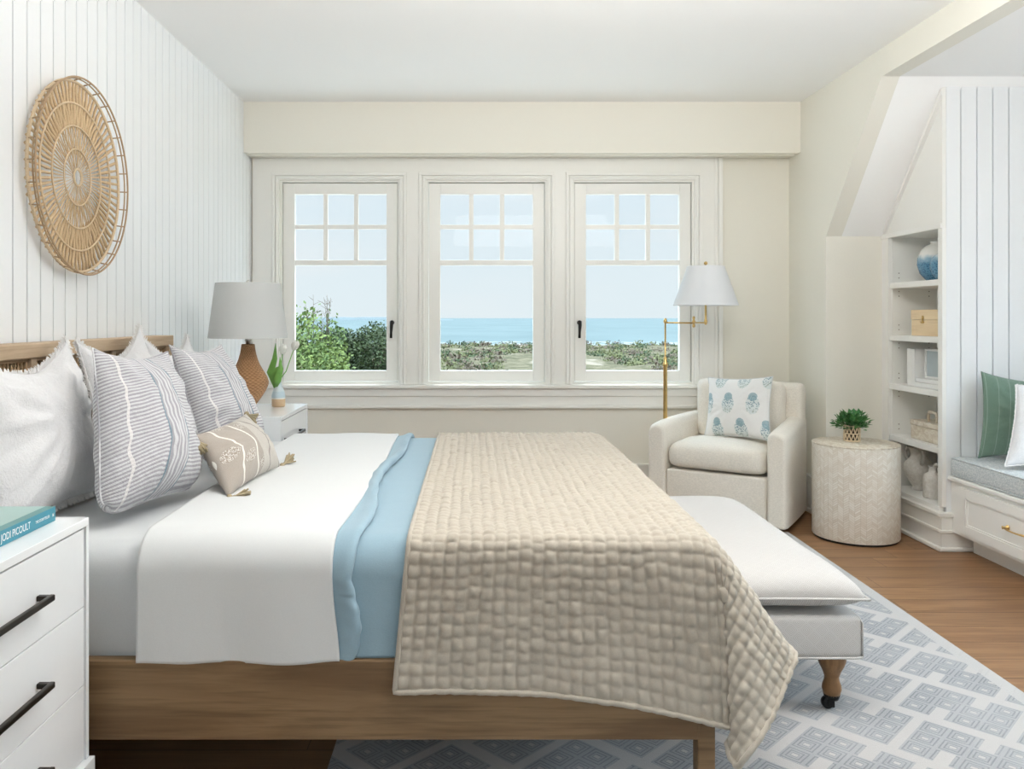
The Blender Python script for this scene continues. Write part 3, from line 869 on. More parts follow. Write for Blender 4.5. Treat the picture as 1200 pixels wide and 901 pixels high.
def fringe_bm(loop, centre, nrm, length, dens=5, width=0.004, seed=1):
    r = random.Random(seed); bm = NB(); n = len(loop)
    for i in range(n):
        a, b = loop[i], loop[(i+1) % n]
        t = (b-a); 
        if t.length < 1e-5: continue
        out = t.cross(nrm); out.normalize()
        if out.dot(a-centre) < 0: out = -out
        for k in range(dens):
            p = a.lerp(b, (k+r.random()*0.8)/dens)
            L = length*(0.6+0.6*r.random())
            d = (out + t.normalized()*r.uniform(-0.45,0.45) + nrm*r.uniform(-0.5,0.5)).normalized()
            w = t.normalized()*width
            p0 = p-out*0.006
            v = [bm.verts.new(p0-w+nrm*0.001), bm.verts.new(p0+w+nrm*0.001), bm.verts.new(p+d*L+w*0.5), bm.verts.new(p+d*L-w*0.5),
                 bm.verts.new(p0-nrm*0.0015)]
            bm.faces.new(v[:4]); bm.faces.new((v[0], v[3], v[4])); bm.faces.new((v[1], v[4], v[2])); bm.faces.new((v[4], v[3], v[2]))
    return bm
def pillow(name, label, cat, corners, T, mat, fringe=None, piping=None, group=None, **k):
    bm, loop, nrm = pillow_mesh(*corners, T, **k)
    c = sum((Vector(q) for q in corners), Vector())/4
    base = Vector((c.x, c.y, min(Vector(q).z for q in corners)))
    t = thing(name, label, cat, base, group=group)
    body = obj('pillow_body', bm, mat, t)
    if fringe:
        obj('fringe', fringe_bm(loop, c, nrm, fringe[0], fringe[1], seed=k.get('seed', 1)+3), MT['fringe'], t, label='frayed white edge')
    if piping:
        bm = NB(); tube(bm, loop, piping[0], 6, closed=True); obj('piping', bm, piping[1], t)
    return t, loop, nrm, c

# ------------------------------------------------------------------ BED
YN, YF, XFOOT, ZM = 2.13, 4.02, 0.60, 0.715
bed = thing('bed', 'king bed with weathered brown wood frame and cane-panelled headboard', 'bed', (-0.45, 3.07, 0))
hz = 1.213; hx0, hx1 = -1.575, -1.475; hy0, hy1 = 2.10, 4.05
bm = NB()
box(bm, hx0, hx1, hy0, hy1, hz-0.05, hz, 0.004); box(bm, hx0, hx1, hy0, hy0+0.06, 0, hz-0.05, 0.003); box(bm, hx0, hx1, hy1-0.06, hy1, 0, hz-0.05, 0.003); box(bm, hx0, hx1, hy0+0.06, hy1-0.06, 0.40, 0.47, 0.003)
for y in (2.78, 3.40): box(bm, hx0+0.01, hx1-0.008, y-0.018, y+0.018, 0.47, hz-0.05, 0.003)
hb = obj('headboard', bm, MT['bedwoody'], bed)
for a, b in ((hy0+0.06, 2.762), (2.798, 3.382), (3.418, hy1-0.06)):
    bm = NB(); box(bm, hx0+0.03, hx1-0.03, a, b, 0.47, hz-0.05); obj('cane_panel', bm, MT['cane'], hb)
    bm = NB()
    for (p, q, r_, s_) in ((a, b, hz-0.062, hz-0.05), (a, b, 0.47, 0.482), (a, a+0.012, 0.482, hz-0.062), (b-0.012, b, 0.482, hz-0.062)):
        box(bm, hx0+0.02, hx1-0.02, p, q, r_, s_, 0.002)
    # raised cane lattice
    y = a+0.03
    while y < b-0.02:
        tube(bm, [(hx1-0.027, y, 0.482), (hx1-0.027, y, hz-0.062)], 0.0028, 5); y += 0.021
    obj('panel_bead', bm, MT['rattand'], hb)
bm = NB(); box(bm, hx1, 0.575, 2.10, 2.135, 0.222, 0.425, 0.004); obj('side_rail', bm, MT['bedwood'], bed)
bm = NB(); box(bm, hx1, 0.575, 4.015, 4.05, 0.222, 0.425, 0.004); obj('side_rail', bm, MT['bedwood'], bed)
bm = NB(); box(bm, 0.54, 0.575, 2.135, 4.015, 0.222, 0.425, 0.004); obj('foot_rail', bm, MT['bedwood'], bed)
for y in (2.10, 4.0):
    bm = NB(); box(bm, 0.572, 0.617, y, y+0.05, 0.0068, 0.425, 0.004); obj('leg', bm, MT['bedwood'], bed)
bm = NB(); box(bm, hx1, 0.54, 2.135, 4.015, 0.30, 0.34); obj('slat_deck', bm, MT['bedwood'], bed)

bm = NB(); box(bm, -1.468, XFOOT-0.01, YN+0.01, YF-0.01, 0.345, ZM-0.008, 0.075, 6)
o = obj('mattress', bm, MT['sheet'], smooth=True); tag(o, 'thick mattress in a pale grey fitted sheet, seen at the head of the bed', 'mattress')

def section(t, off, hemn, hemf, r=0.085):
    """point (y,z) at arclength t of the cross-section round the mattress; t=0 at near top edge tangent"""
    pass
def drape(name, label, cat, x0, x1, off, hem_n, mat, edge0=None, edge1=None, wav=0.004, th=0.006, hem_wave=0.008, hem_f=0.5, seed=1, nx=70):
    r = 0.085
    yn, yf, zt = YN-off, YF+off, ZM+off
    path = []
    L1 = zt-r-hem_n
    ns = 30
    for i in range(ns): path.append((yn, hem_n+L1*i/ns))
    for i in range(10):
        a = PI/2*i/10; path.append((yn+r-r*math.cos(a), zt-r+r*math.sin(a)))
    nt_ = 60
    for i in range(nt_+1): path.append((yn+r+(yf-yn-2*r)*i/nt_, zt))
    for i in range(1, 11):
        a = PI/2*i/10; path.append((yf-r+r*math.sin(a), zt-r+r*math.cos(a)))
    for i in range(1, 13): path.append((yf, zt-r-(zt-r-hem_f)*i/12))
    P = []
    for i in range(nx+1):
        u = i/nx; row = []
        for j, (y, z) in enumerate(path):
            e0 = edge0(j/len(path)) if edge0 else 0; e1 = edge1(j/len(path)) if edge1 else 0
            x = x0+e0+(x1+e1-x0-e0)*u
            dz = 0; dy = 0
            n = nz(x*5+seed, y*3, z*4)*wav + nz(x*2.2+seed, y*1.3, z*1.2+seed)*wav*1.4
            if z >= zt-r*0.3: dz = n
            else:
                dy = -abs(n)*0.9 if j < ns+10 else abs(n)
                if j < ns: dz = nz(x*7, seed, 2)*hem_wave*(1-j/ns); dy -= 0.006*(1-j/ns)*(1+math.sin(x*21+seed))*0.8
            row.append(Vector((x, y+dy, z+dz)))
        P.append(row)
    bm = NB(); grid_mesh(bm, P)
    bmesh.ops.recalc_face_normals(bm, faces=bm.faces)
    o = obj(name, bm, mat); tag(o, label, cat)
    s = o.modifiers.new('s', 'SOLIDIFY'); s.thickness = th; s.offset = 1
    return o, P
# blue blanket: tucked flat, its turned-back edge is a soft fold
o, _ = drape('blue_blanket', 'pale blue blanket tucked flat across the middle of the bed', 'blanket', -0.52, 0.56, 0.004, 0.426, MT['blue'], wav=0.002, th=0.004, hem_wave=0.001)
def eR(t): return 0.012*math.sin(t*9)+0.018*math.sin(t*23+1)*min(1, t*4)-0.012
def eL(t): return 0.05*math.sin(min(1,max(0,(t-0.25)*3))*PI)*0.6
# white folded sheet
o, _ = drape('white_sheet', 'smooth white top sheet folded down over the bed beneath the small cushion', 'bed sheet', -0.86, -0.352, 0.016, 0.419, MT['white'], edge1=lambda t: 0.010*math.sin(t*11+2), wav=0.004, th=0.012, hem_wave=0.007, seed=5)
bm = NB()                                        # stitched hem line on the sheet
# blue turned-back fold showing beyond the white sheet
def fold_strip():
    r = 0.085; P = []
    yn, yf, zt = YN-0.012, YF+0.012, ZM+0.012
    path = []
    for i in range(40): path.append((yn, 0.424+(zt-r-0.424)*i/40))
    for i in range(12): a = PI/2*i/12; path.append((yn+r-r*math.cos(a), zt-r+r*math.sin(a)))
    for i in range(91): path.append((yn+r+(yf-yn-2*r)*i/90, zt))
    for i in range(1, 12): a = PI/2*i/12; path.append((yf-r+r*math.sin(a), zt-r+r*math.cos(a)))
    N = len(path)
    for j, (y, z) in enumerate(path):
        t = j/N
        g = -0.300+0.018*math.sin(t*7.0+0.6)+0.012*math.sin(t*19)+0.010*nz(t*22, 3) - (0.022 if t < 0.2 else 0.022*max(0,1-(t-0.2)*6))
        k = max(0, j-1), min(N-1, j+1)
        ty, tz = path[k[1]][0]-path[k[0]][0], path[k[1]][1]-path[k[0]][1]
        l = math.hypot(ty, tz); ny, nzz = -tz/l, ty/l      # outward normal
        row = []
        fat = 0.019+0.007*math.sin(t*13)+0.005*nz(t*17, 8)
        if t < 0.2: fat *= 0.75
        prof = [(-0.17, 0.000), (-0.12, 0.002), (-0.07, 0.004), (-0.04, 0.007), (-0.02, fat*1.1), (-0.006, fat*1.25), (0.004, fat), (0.008, fat*0.5), (0.004, 0.001), (-0.01, -0.004), (-0.03, -0.006)]
        for dx, h in prof:
            row.append(Vector((g+dx, y+ny*(h), z+nzz*(h))))
        P.append(row)
    bm = NB(); grid_mesh(bm, P); bmesh.ops.recalc_face_normals(bm, faces=bm.faces)
    return bm
o = obj('blue_top_blanket', fold_strip(), MT['blue']); tag(o, 'pale blue blanket edge turned back beside the white sheet', 'blanket')
o.modifiers.new('s', 'SUBSURF').render_levels = 1; o.modifiers['s'].levels = 1

# ---- quilt
def quilt():
    r = 0.085; base = 0.020
    cell = 0.0315
    du = cell/8.0
    bdrop = 0.385; adrop = 0.37
    yC, xC = YN-base, XFOOT+base
    xl0 = -0.165
    Ltop_x = (xC-xl0); Ltop_y = (YF+base)-yC
    nu = int((Ltop_x+adrop)/du); nv = int((Ltop_y+bdrop+0.28)/du)
    us = np.linspace(0, Ltop_x+adrop, nu+1); vs = np.linspace(-bdrop, Ltop_y+0.28, nv+1)
    zt = ZM+base
    keys = [(90,(0.0,-0.03,-1.0)),(80,(0.12,-0.10,-.985)),(69,(0.29,-0.18,-.94)),(64,(0.31,-0.07,-.94)),(56,(0.10,0.03,-.985)),(50,(0.02,-0.10,-.99)),(44,(0.07,-0.26,-.97)),(32,(0.27,-0.18,-.95)),(15,(0.45,-0.06,-.89)),(0,(0.56,0.0,-.83))]
    ka = np.array([k[0] for k in keys][::-1], float); kd = np.array([k[1] for k in keys][::-1], float)
    fine = np.linspace(0, 90, 181)
    tab = np.stack([np.interp(fine, ka, kd[:,i]) for i in range(3)], 1)
    ker = np.ones(9)/9
    pad = np.concatenate([np.repeat(tab[:1], 4, 0), tab, np.repeat(tab[-1:], 4, 0)])
    tab = np.stack([np.convolve(pad[:,i], ker, 'valid') for i in range(3)], 1)
    tab /= np.linalg.norm(tab, axis=1)[:,None]
    P = np.zeros((nu+1, nv+1, 3))
    for i, u in enumerate(us):
        for j, v in enumerate(vs):
            a = u-Ltop_x; b = -v
            bf = v-Ltop_y
            if a <= 0 and b <= 0 and bf <= 0: p = (xl0+u, yC+v, zt)
            elif b > 0 and a <= 0:
                lean = 0.02*max(0, 1+a/0.5)
                xx = xl0+u; hem = 1.0
                p = (xx + 0.03*(b/0.38)*min(1, u/Ltop_x) - 0.035*(b/0.38)*(1-min(1, u/Ltop_x)), yC-b*(0.03+lean)-0.004*math.sin(xx*26)*b/0.38, zt-b*(1+0.22*max(0,min(1,(xx-0.02)/0.58))**2))
            elif a > 0 and b <= 0 and bf <= 0:
                d = tab[0]; p = (xC+a*d[0], yC+v+a*d[1], zt+a*d[2])
            elif bf > 0 and a <= 0: p = (xl0+u, YF+base, zt-bf)
            elif bf > 0:
                rr = math.hypot(a, bf); ph = math.atan2(bf, a)/(PI/2)
                p = (xC+a*0.55, YF+base+bf*0.15, zt-rr*0.83)
            else:
                rho = math.hypot(a, b); ph = math.degrees(math.atan2(b, a))
                k = ph*2; k0 = int(k); k1 = min(180, k0+1); d = tab[k0]*(1-(k-k0))+tab[k1]*(k-k0)
                f_ = 1+0.22*max(0,min(1,(ph-42)/38)); p = (xC+rho*d[0], yC+rho*d[1], zt+rho*d[2]*f_)
            if p[1] > 2.62 and p[0] > 0.70 and p[1] < 4.0: p = (p[0], p[1], max(p[2], 0.485))
            P[i, j] = p
    # soft bends: smooth away the arris
    for it in range(150):
        Q = P.copy()
        Q[1:-1,1:-1] = (P[:-2,1:-1]+P[2:,1:-1]+P[1:-1,:-2]+P[1:-1,2:])/4
        Q[0,1:-1] = (P[0,:-2]+P[0,2:])/2*0.5+P[0,1:-1]*0.5; Q[-1,1:-1] = (P[-1,:-2]+P[-1,2:])/2*0.5+P[-1,1:-1]*0.5
        Q[1:-1,0] = (P[:-2,0]+P[2:,0])/2*0.5+P[1:-1,0]*0.5; Q[1:-1,-1] = (P[:-2,-1]+P[2:,-1])/2*0.5+P[1:-1,-1]*0.5
        P = Q
    # normals
    dU = np.gradient(P, axis=0); dV = np.gradient(P, axis=1)
    Nn = np.cross(dU, dV); Nn /= (np.linalg.norm(Nn, axis=2)[:,:,None]+1e-9)
    for i, u in enumerate(us):
        for j, v in enumerate(vs):
            x, y = u, v
            wu = u+0.005*nz(u*9, v*9, 1)+0.003*nz(u*30, v*30, 3); wv = v+0.006*nz(u*8, v*8, 5)+0.004*nz(u*27, v*27, 7)
            cu = wu/cell; wv += cell*0.35*nz(math.floor(cu)*0.83+.2, v*6, 31); cv = wv/cell
            su = abs(math.sin(PI*cu)); sv = abs(math.sin(PI*cv))
            amp = 0.75+0.5*nz(math.floor(cu)*1.7+.3, math.floor(cv)*2.3+.1, 11)
            h = (su**0.45)*(0.42+0.58*sv**0.5)*0.0130*amp
            h += nz(u*4, v*4, 21)*0.006
            P[i, j] += Nn[i, j]*h
    bm = NB()
    V = grid_mesh(bm, [[Vector(P[i,j]) for j in range(nv+1)] for i in range(nu+1)])
    edge = [Vector(P[i,0]) for i in range(0, nu+1, 3)]+[Vector(P[nu,j]) for j in range(3, nv+1, 3)]
    left = [Vector(P[0,j]) for j in range(nv, -1, -3)]
    return bm, left+edge
q, edge = quilt()
qt = thing('quilt', 'oatmeal hand-stitched quilt draped over the foot of the bed', 'quilt', (0.2, 3.07, 0.3))
qo = obj('quilt_body', q, MT['quilt'], qt)
s = qo.modifiers.new('s', 'SOLIDIFY'); s.thickness = 0.010; s.offset = -1
bm = NB(); tube(bm, edge, 0.0075, 6); obj('binding', bm, MT['quilt'], qt)

# pillows on the bed ------------------------------------------------
def euro(label, y0, y1, xb, xt, zt0, zt1, seed, dy=0.0):
    c = [(xb, y0, ZM+0.0), (xb, y1, ZM+0.0), (xt, y0+dy, zt0), (xt, y1+dy, zt1)]
    return pillow('euro_pillow', label, 'pillow', c, 0.105, MT['gauze'], fringe=(0.019, 10), group='white euro pillows against the headboard', seed=seed, pinch=0.10, tp=0.42, wr=0.028, rb=0.12)
euro('white frayed-edge euro pillow, leftmost, nearest the teal book', 2.14, 2.81, -1.24, -1.40, 1.235, 1.225, 1, 0.02)
euro('white frayed-edge euro pillow in the middle, behind the large striped pillow', 2.86, 3.41, -1.27, -1.40, 1.22, 1.265, 4, 0.04)
euro('white frayed-edge euro pillow farthest from the camera, by the wicker lamp', 3.48, 4.02, -1.27, -1.40, 1.215, 1.215, 8)
pillow('striped_pillow', 'large grey striped pillow in front, closest to the teal book', 'pillow',
       [(-1.02, 2.23, ZM+0.022), (-0.89, 2.70, ZM+0.022), (-1.18, 2.55, 1.205), (-1.085, 2.92, 1.18)], 0.125, MT['stripe'], fringe=None, piping=(0.003, MT['stripe']), seed=3, pinch=0.09, wr=0.022, group='grey striped pillows', sag=0.3, rb=0.18, tp=0.14)
pillow('striped_pillow', 'grey striped pillow farther back, beside the wicker lamp', 'pillow',
       [(-0.99, 3.04, ZM+0.022), (-0.87, 3.47, ZM+0.022), (-1.16, 3.14, 1.195), (-1.07, 3.49, 1.185)], 0.11, MT['stripe'], piping=(0.003, MT['stripe']), seed=13, pinch=0.09, wr=0.018, group='grey striped pillows', sag=0.2, rb=0.15, tp=0.14)
lt, loop, nrm, c = pillow('lumbar_pillow', 'small taupe cushion with tufted fans and tan tassels, front of the pile', 'pillow',
       [(-0.765, 2.56, ZM+0.025), (-0.725, 3.10, ZM+0.025), (-0.905, 2.66, 0.92), (-0.89, 3.22, 0.925)]  , 0.075, MT['lumbar'], seed=6, pinch=0.10, wr=0.009, sag=0.1)
cs = [(-0.765, 2.56, ZM+0.025), (-0.725, 3.10, ZM+0.025), (-0.905, 2.66, 0.92), (-0.89, 3.22, 0.925)]  
for kx, q in enumerate(cs):
    q = loop[[0, 44, 132, 88][kx]].copy(); d = (q-c).normalized(); r = random.Random(kx+40); bm = NB()
    d = (d+Vector((0.25,0,-0.10))).normalized() if kx < 2 else (d*0.4+Vector((0.6,0.1,-0.8))).normalized()
    if kx == 3: d = Vector((0.2,0.75,-0.35)).normalized()
    if kx == 1: d = Vector((0.3,0.6,0.25)).normalized()
    if kx == 0: d = Vector((0.55,0.2,0.05)).normalized()
    sphere(bm, q+d*0.006, 0.010, 10, 8)
    for i in range(46):
        e = (d+Vector((r.uniform(-1,1), r.uniform(-1,1), r.uniform(-1,1)))*0.42).normalized()
        L = 0.05*r.uniform(0.75,1.1); m_ = q+d*0.022+e*0.006
        end = q+d*0.018+e*L; end.z = max(end.z, ZM+0.03+0.012*r.random())
        tube(bm, [q+d*0.004, m_, end], [0.004,0.0035,0.0028], 5)
    obj('tassel', bm, MT['tassel'], lt, label='tan yarn tassel')

# ------------------------------------------------------------------ NIGHTSTANDS
def nightstand(label, y0, y1, hy0_, hy1_, group):
    xb, xf, zt = -1.50, -0.955, 0.805
    n = thing('nightstand', label, 'nightstand', ((xb+xf)/2, (y0+y1)/2, 0), group=group)
    bm = NB()
    box(bm, xb, xf, y0, y1, zt-0.020, zt, 0.0015)
    box(bm, xb, xf, y0, y0+0.014, 0.21, zt-0.020, 0.001); box(bm, xb, xf, y1-0.014, y1, 0.21, zt-0.020, 0.001)
    box(bm, xb, xf-0.022, y0+0.014, y1-0.014, 0.21, zt-0.021)
    obj('cabinet_body', bm, MT['lacq'], n)
    bm = NB(); box(bm, xb, xf+0.012, y0-0.006, y1+0.008, 0.165, 0.209, 0.002); 
    for a in (y0, y1-0.06):
        for b in (xb+0.01, xf-0.05): box(bm, b, b+0.05, a, a+0.05, 0, 0.165, 0.003)
    obj('base', bm, MT['lacq'], n)
    zs_ = [0.215, 0.398, 0.590, 0.782]
    for k in range(3):
        bm = NB(); box(bm, xf-0.021, xf-0.002, y0+0.018, y1-0.022, zs_[k]+0.0015, zs_[k+1]-0.0015, 0.001)
        d = obj('drawer', bm, MT['lacq'], n)
        zc = (zs_[k]+zs_[k+1])/2-0.002; bm = NB()
        box(bm, xf+0.022, xf+0.034, hy0_, hy1_, zc-0.007, zc+0.007, 0.003)
        for yy in (hy0_, hy1_-0.014): box(bm, xf-0.002, xf+0.03, yy, yy+0.014, zc-0.006, zc+0.006, 0.002)
        obj('drawer_handle', bm, MT['bronze'], d, label='dark bronze bar handle')
    return n
nightstand('glossy white three-drawer nightstand in the near corner, under the teal book', 1.36, 2.045, 1.57, 1.815, 'white nightstands')
nightstand('glossy white nightstand beyond the bed, under the wicker lamp', 4.085, 4.74, 4.16, 4.52, 'white nightstands')

# teal book
NZ = 0.8055
bk = thing('book', 'teal hardback book with white spine lettering, on the near nightstand', 'book', (-1.10, 1.88, NZ))
bx0, bx1, by0, by1, bt = -1.175, -1.020, 1.765, 2.008, 0.034
bm = NB(); box(bm, bx0, bx1, by0, by1, NZ, NZ+0.0025); box(bm, bx0, bx1-0.024, by0, by1, NZ+bt-0.0025, NZ+bt, mi=1); box(bm, bx1-0.024, bx1, by0, by1, NZ+bt-0.0025, NZ+bt+0.0002, mi=2)
box(bm, bx1-0.003, bx1+0.001, by0, by1, NZ, NZ+bt, 0.0015)
obj('cover', bm, [MT['teal'], MT['tealtop'], MT['tealband']], bk)
bm = NB(); box(bm, bx0+0.004, bx1-0.003, by0+0.004, by1-0.004, NZ+0.0025, NZ+bt-0.0025); obj('pages', bm, MT['page'], bk)
def lettering(txt, size, loc, rot, parent, mat, name='lettering', sx=1.0):
    cu = bpy.data.curves.new('txt', 'FONT'); cu.body = txt; cu.size = size; cu.extrude = 0.0002; cu.align_x = 'LEFT'; cu.align_y = 'CENTER'
    tmp = bpy.data.objects.new('txt', cu); COL.objects.link(tmp)
    dg = bpy.context.evaluated_depsgraph_get(); dg.update()
    me = bpy.data.meshes.new_from_object(tmp.evaluated_get(dg)); bpy.data.objects.remove(tmp)
    me.transform(Matrix.Translation(Vector(loc)-OFF[parent.name]) @ Matrix(rot).to_4x4() @ Matrix.Diagonal((sx,1,1,1)))
    me.materials.clear(); me.materials.append(mat)
    o = bpy.data.objects.new(name, me); COL.objects.link(o); o.parent = parent; OFF[o.name] = OFF[parent.name]
    return o
RX = Matrix(((0,0,1),(1,0,0),(0,1,0)))     # text x -> +y, text y -> +z, facing +x
lettering('JODI PICOULT', 0.023, (bx1+0.0013, by0+0.010, NZ+bt*0.50), RX, bk, MT['white_ink'], sx=0.80)
lettering('THE STORYTELLER', 0.0095, (bx1+0.0013, by0+0.150, NZ+bt*0.50), RX, bk, MT['white_ink'], sx=0.80)
bm = NB(); poly_prism(bm, [(bx1+0.0008, by1-0.016, NZ+0.013), (bx1+0.0008, by1-0.009, NZ+0.013), (bx1+0.0008, by1-0.009, NZ+0.021), (bx1+0.0008, by1-0.0125, NZ+0.0175), (bx1+0.0008, by1-0.016, NZ+0.021)], (0.0007,0,0))
obj('spine_emblem', bm, MT['white_ink'], bk)

# wicker table lamp
LX, LY = -1.205, 4.40; LZ = 0.8055
lp = thing('table_lamp', 'wicker gourd table lamp with white tapered drum shade beyond the bed', 'lamp', (LX, LY, LZ))
bm = NB()
lathe(bm, [(0,0),(.038,0),(.040,.004),(.040,.016),(.036,.020),(.046,.035),(.070,.068),(.094,.105),(.106,.135),(.108,.150),(.101,.175),(.083,.207),(.063,.240),(.050,.272),(.041,.305),(.036,.335),(.034,.352),(.0,.354)], (LX,LY,LZ), n=48)
obj('lamp_base', bm, MT['wicker'], lp, smooth=True)
bm = NB(); 
lathe(bm, [(.012,.35),(.012,.365),(.018,.368),(.018,.395),(.006,.40),(.006,.66),(0,.66)], (LX,LY,LZ), n=16)
for a in range(3):
    t = a*2*PI/3; tube(bm, [(LX,LY,LZ+.655), (LX+.165*math.cos(t), LY+.165*math.sin(t), LZ+.655)], 0.002, 5)
obj('stem', bm, MT['nickel'], lp)
bm = NB()
sz0, sz1 = 1.3-(396-CY)/F*4.40, 1.3+(CY-332)/F*4.40
for r0, r1, inn in ((.207,.170,0),):
    rr = [(r0, sz0), (r0-.0005, sz0+.006), (r1+.0005, sz1-.006), (r1, sz1), (r1-.003, sz1), (r0-.003, sz0), (r0, sz0)]
    lathe(bm, rr, (LX,LY,0), n=64, cap=False)
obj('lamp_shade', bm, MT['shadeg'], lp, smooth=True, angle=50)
bm = NB(); lathe(bm, [(0,.655),(.006,.655),(.005,.668),(.011,.676),(.012,.686),(.006,.693),(0,.694)], (LX,LY,LZ), n=14); obj('finial', bm, MT['nickel'], lp, label='nickel finial', smooth=True)

# bud vase and tulips
VX, VY = -1.085, 4.58
bm = NB(); lathe(bm, [(0,0),(.034,0),(.037,.004),(.0375,.045),(.037,.065),(.030,.09),(.021,.108),(.016,.13),(.019,.138),(.014,.136),(.012,.11)], (VX,VY,LZ), n=28)
o = obj('bud_vase', bm, MT['budvase'], smooth=True); tag(o, 'small tan and blue banded vase beside the wicker lamp', 'vase')
def leaf_blade(bm, pts, w, n=9, fold=0.3):
    pts = [Vector(p) for p in pts]; L = len(pts); rows = []
    for i, p in enumerate(pts):
        t = (pts[min(i+1,L-1)]-pts[max(i-1,0)]).normalized(); s = t.cross(Vector((0.3,-1,0.1))); s.normalize(); nn = s.cross(t)
        ww = w*math.sin(PI*min(0.98, (i/(L-1))**0.7*0.93+0.07))
        rows.append([p-s*ww+nn*ww*fold, p, p+s*ww+nn*ww*fold])
    grid_mesh(bm, rows)
def tulip(label, tip, leaf_pts, up=True):
    base = Vector((VX, VY, LZ+0.10)); tip = Vector(tip)
    t = thing('tulip', label, 'tulip', base, group='white tulips in the bud vase')
    mid = base.lerp(tip, 0.5)+Vector((0,0,-0.012 if up else 0.02))
    bm = NB(); tube(bm, [base, base+Vector((0,0,0.04)), mid, tip], 0.0028, 7); obj('stem', bm, MT['tulipleaf'], t)
    bm = NB(); d = (tip-mid).normalized(); q = d.to_track_quat('Z','Y').to_matrix().to_4x4()
    for k in range(6):
        a = k*PI/3; tt = NB(); rows = []
        for i in range(7):
            h = i/6*0.055; rad = 0.021*math.sin(PI*(0.12+0.70*i/6)); row = []
            for j in range(5):
                b = a+(j-2)*0.27*(1 if i < 6 else 0.35); row.append(Vector((rad*math.cos(b), rad*math.sin(b), h)))
            rows.append(row)
        grid_mesh(tt, rows); merge(bm, tt, Matrix.Translation(tip) @ q)
    o = obj('flower', bm, MT['petal'], t, label='white cupped bloom'); m_ = o.modifiers.new('s','SOLIDIFY'); m_.thickness = 0.0012
    for lp_ in leaf_pts:
        bm = NB(); leaf_blade(bm, lp_, 0.021); o = obj('leaf', bm, MT['tulipleaf'], t); m_ = o.modifiers.new('s','SOLIDIFY'); m_.thickness = 0.001
tulip('white tulip leaning right towards the window glass', W(344, 410, 4.56), [[W(322,452,4.57), W(321,440,4.55), W(326,432,4.54), W(331,428,4.54)]])
tulip('white tulip standing upright against the window casing', W(331, 415, 4.64), [[W(322,455,4.57), W(317,436,4.56), W(322,420,4.56), W(323,402,4.56)], [W(323,455,4.57), W(325,445,4.53), W(329,432,4.53), W(328,418,4.54)]], True)

# ------------------------------------------------------------------ WALL BASKET
BY, BZc = 3.25, 1.852
bk_ = thing('wall_basket', 'large round woven rattan tray hung on the shiplap wall over the bed', 'wall basket', (XL, BY, BZc))
def ring(rad, x, r, mat, name, n=90, jit=0.0, seed=0, dens=6):
    bm = NB(); tube(bm, [(x+jit*nz(i*0.4, seed), BY+rad*math.cos(2*PI*i/n)*(1+jit*nz(i*0.7, seed+3)), BZc+rad*math.sin(2*PI*i/n)*(1+jit*nz(i*0.7, seed+3))) for i in range(n)], r, dens, closed=True)
    return bm
x0 = XL+0.022
bm = NB(); R = 0.372
NS = 76
for i in range(NS):                                   # wrapped spokes, thick outside
    a = 2*PI*(i+0.10*nz(i*0.77, 2.3))/NS
    pts = []; rs = []
    r0 = 0.035 if i % 2 == 0 else 0.09
    for k in range(10):
        rr = r0+(R-r0)*k/9
        pts.append((x0+0.002*math.sin(k*2.2+i), BY+rr*math.cos(a), BZc+rr*math.sin(a)))
        rs.append((0.0016 if rr < 0.10 else (0.0026 if rr < 0.205 else 0.0062)) * (1+0.18*math.sin(k*5+i*3)))
    tube(bm, pts, rs, 5)
obj('woven_disc', bm, MT['seagrass'], bk_)
bm = NB()
for rr, t in ((0.033,.005),(0.110,.003),(0.200,.0035),(0.288,.004),(R,.006)):
    tube(bm, [(x0+0.006, BY+rr*math.cos(2*PI*i/72), BZc+rr*math.sin(2*PI*i/72)) for i in range(72)], t, 6, closed=True)
obj('hoop', bm, MT['rattan'], bk_)
bm = NB(); xr = x0+0.042; RR = 0.383
tube(bm, [(xr, BY+RR*math.cos(2*PI*i/96), BZc+RR*math.sin(2*PI*i/96)) for i in range(96)], 0.0038, 7, closed=True)
tube(bm, [(x0+0.03, BY+(RR-0.004)*math.cos(2*PI*i/96), BZc+(RR-0.004)*math.sin(2*PI*i/96)) for i in range(96)], 0.003, 6, closed=True)
for i in range(30):
    a = 2*PI*i/30
    tube(bm, [(x0, BY+R*math.cos(a), BZc+R*math.sin(a)), (xr, BY+RR*math.cos(a), BZc+RR*math.sin(a))], 0.0028, 5)
obj('rim', bm, MT['rattand'], bk_)

# ------------------------------------------------------------------ FLOOR LAMP
FX, FY = 1.285, 5.52
fl = thing('floor_lamp', 'brass swing-arm floor lamp with white cone shade behind the armchair', 'lamp', (FX, FY, 0))
bm = NB(); lathe(bm, [(0,0),(.13,0),(.132,.008),(.12,.018),(.03,.028),(.016,.05),(0,.05)], (FX,FY,0), n=40); obj('lamp_base', bm, MT['brass'], fl, smooth=True)
def fz(py): return 1.3-(py-CY)/F*FY
bm = NB(); lathe(bm, [(.0,.04),(.016,.04),(.0135,.5),(.013,fz(430)),(.017,fz(429)),(.017,fz(426)),(.0115,fz(424)),(.0115,fz(419)),(.0055,fz(418)),(.0055,fz(379)),(.011,fz(378)),(.012,fz(376)),(.008,fz(373)),(0,fz(373))], (FX,FY,0), n=24)
obj('pole', bm, MT['brass'], fl, smooth=True)
ex = (813-CX)/F*FY; sx_ = (827-CX)/F*(FY-0.12)
bm = NB(); tube(bm, [(FX, FY, fz(378)), (ex, FY, fz(378.5))], 0.0055, 10)
lathe(bm, [(0,fz(384)),(.009,fz(383)),(.010,fz(381)),(.006,fz(379.5)),(.011,fz(378.6)),(.011,fz(376)),(.006,fz(375)),(.009,fz(373)),(.009,fz(371.5)),(0,fz(370.5))], (ex,FY,0), n=18)
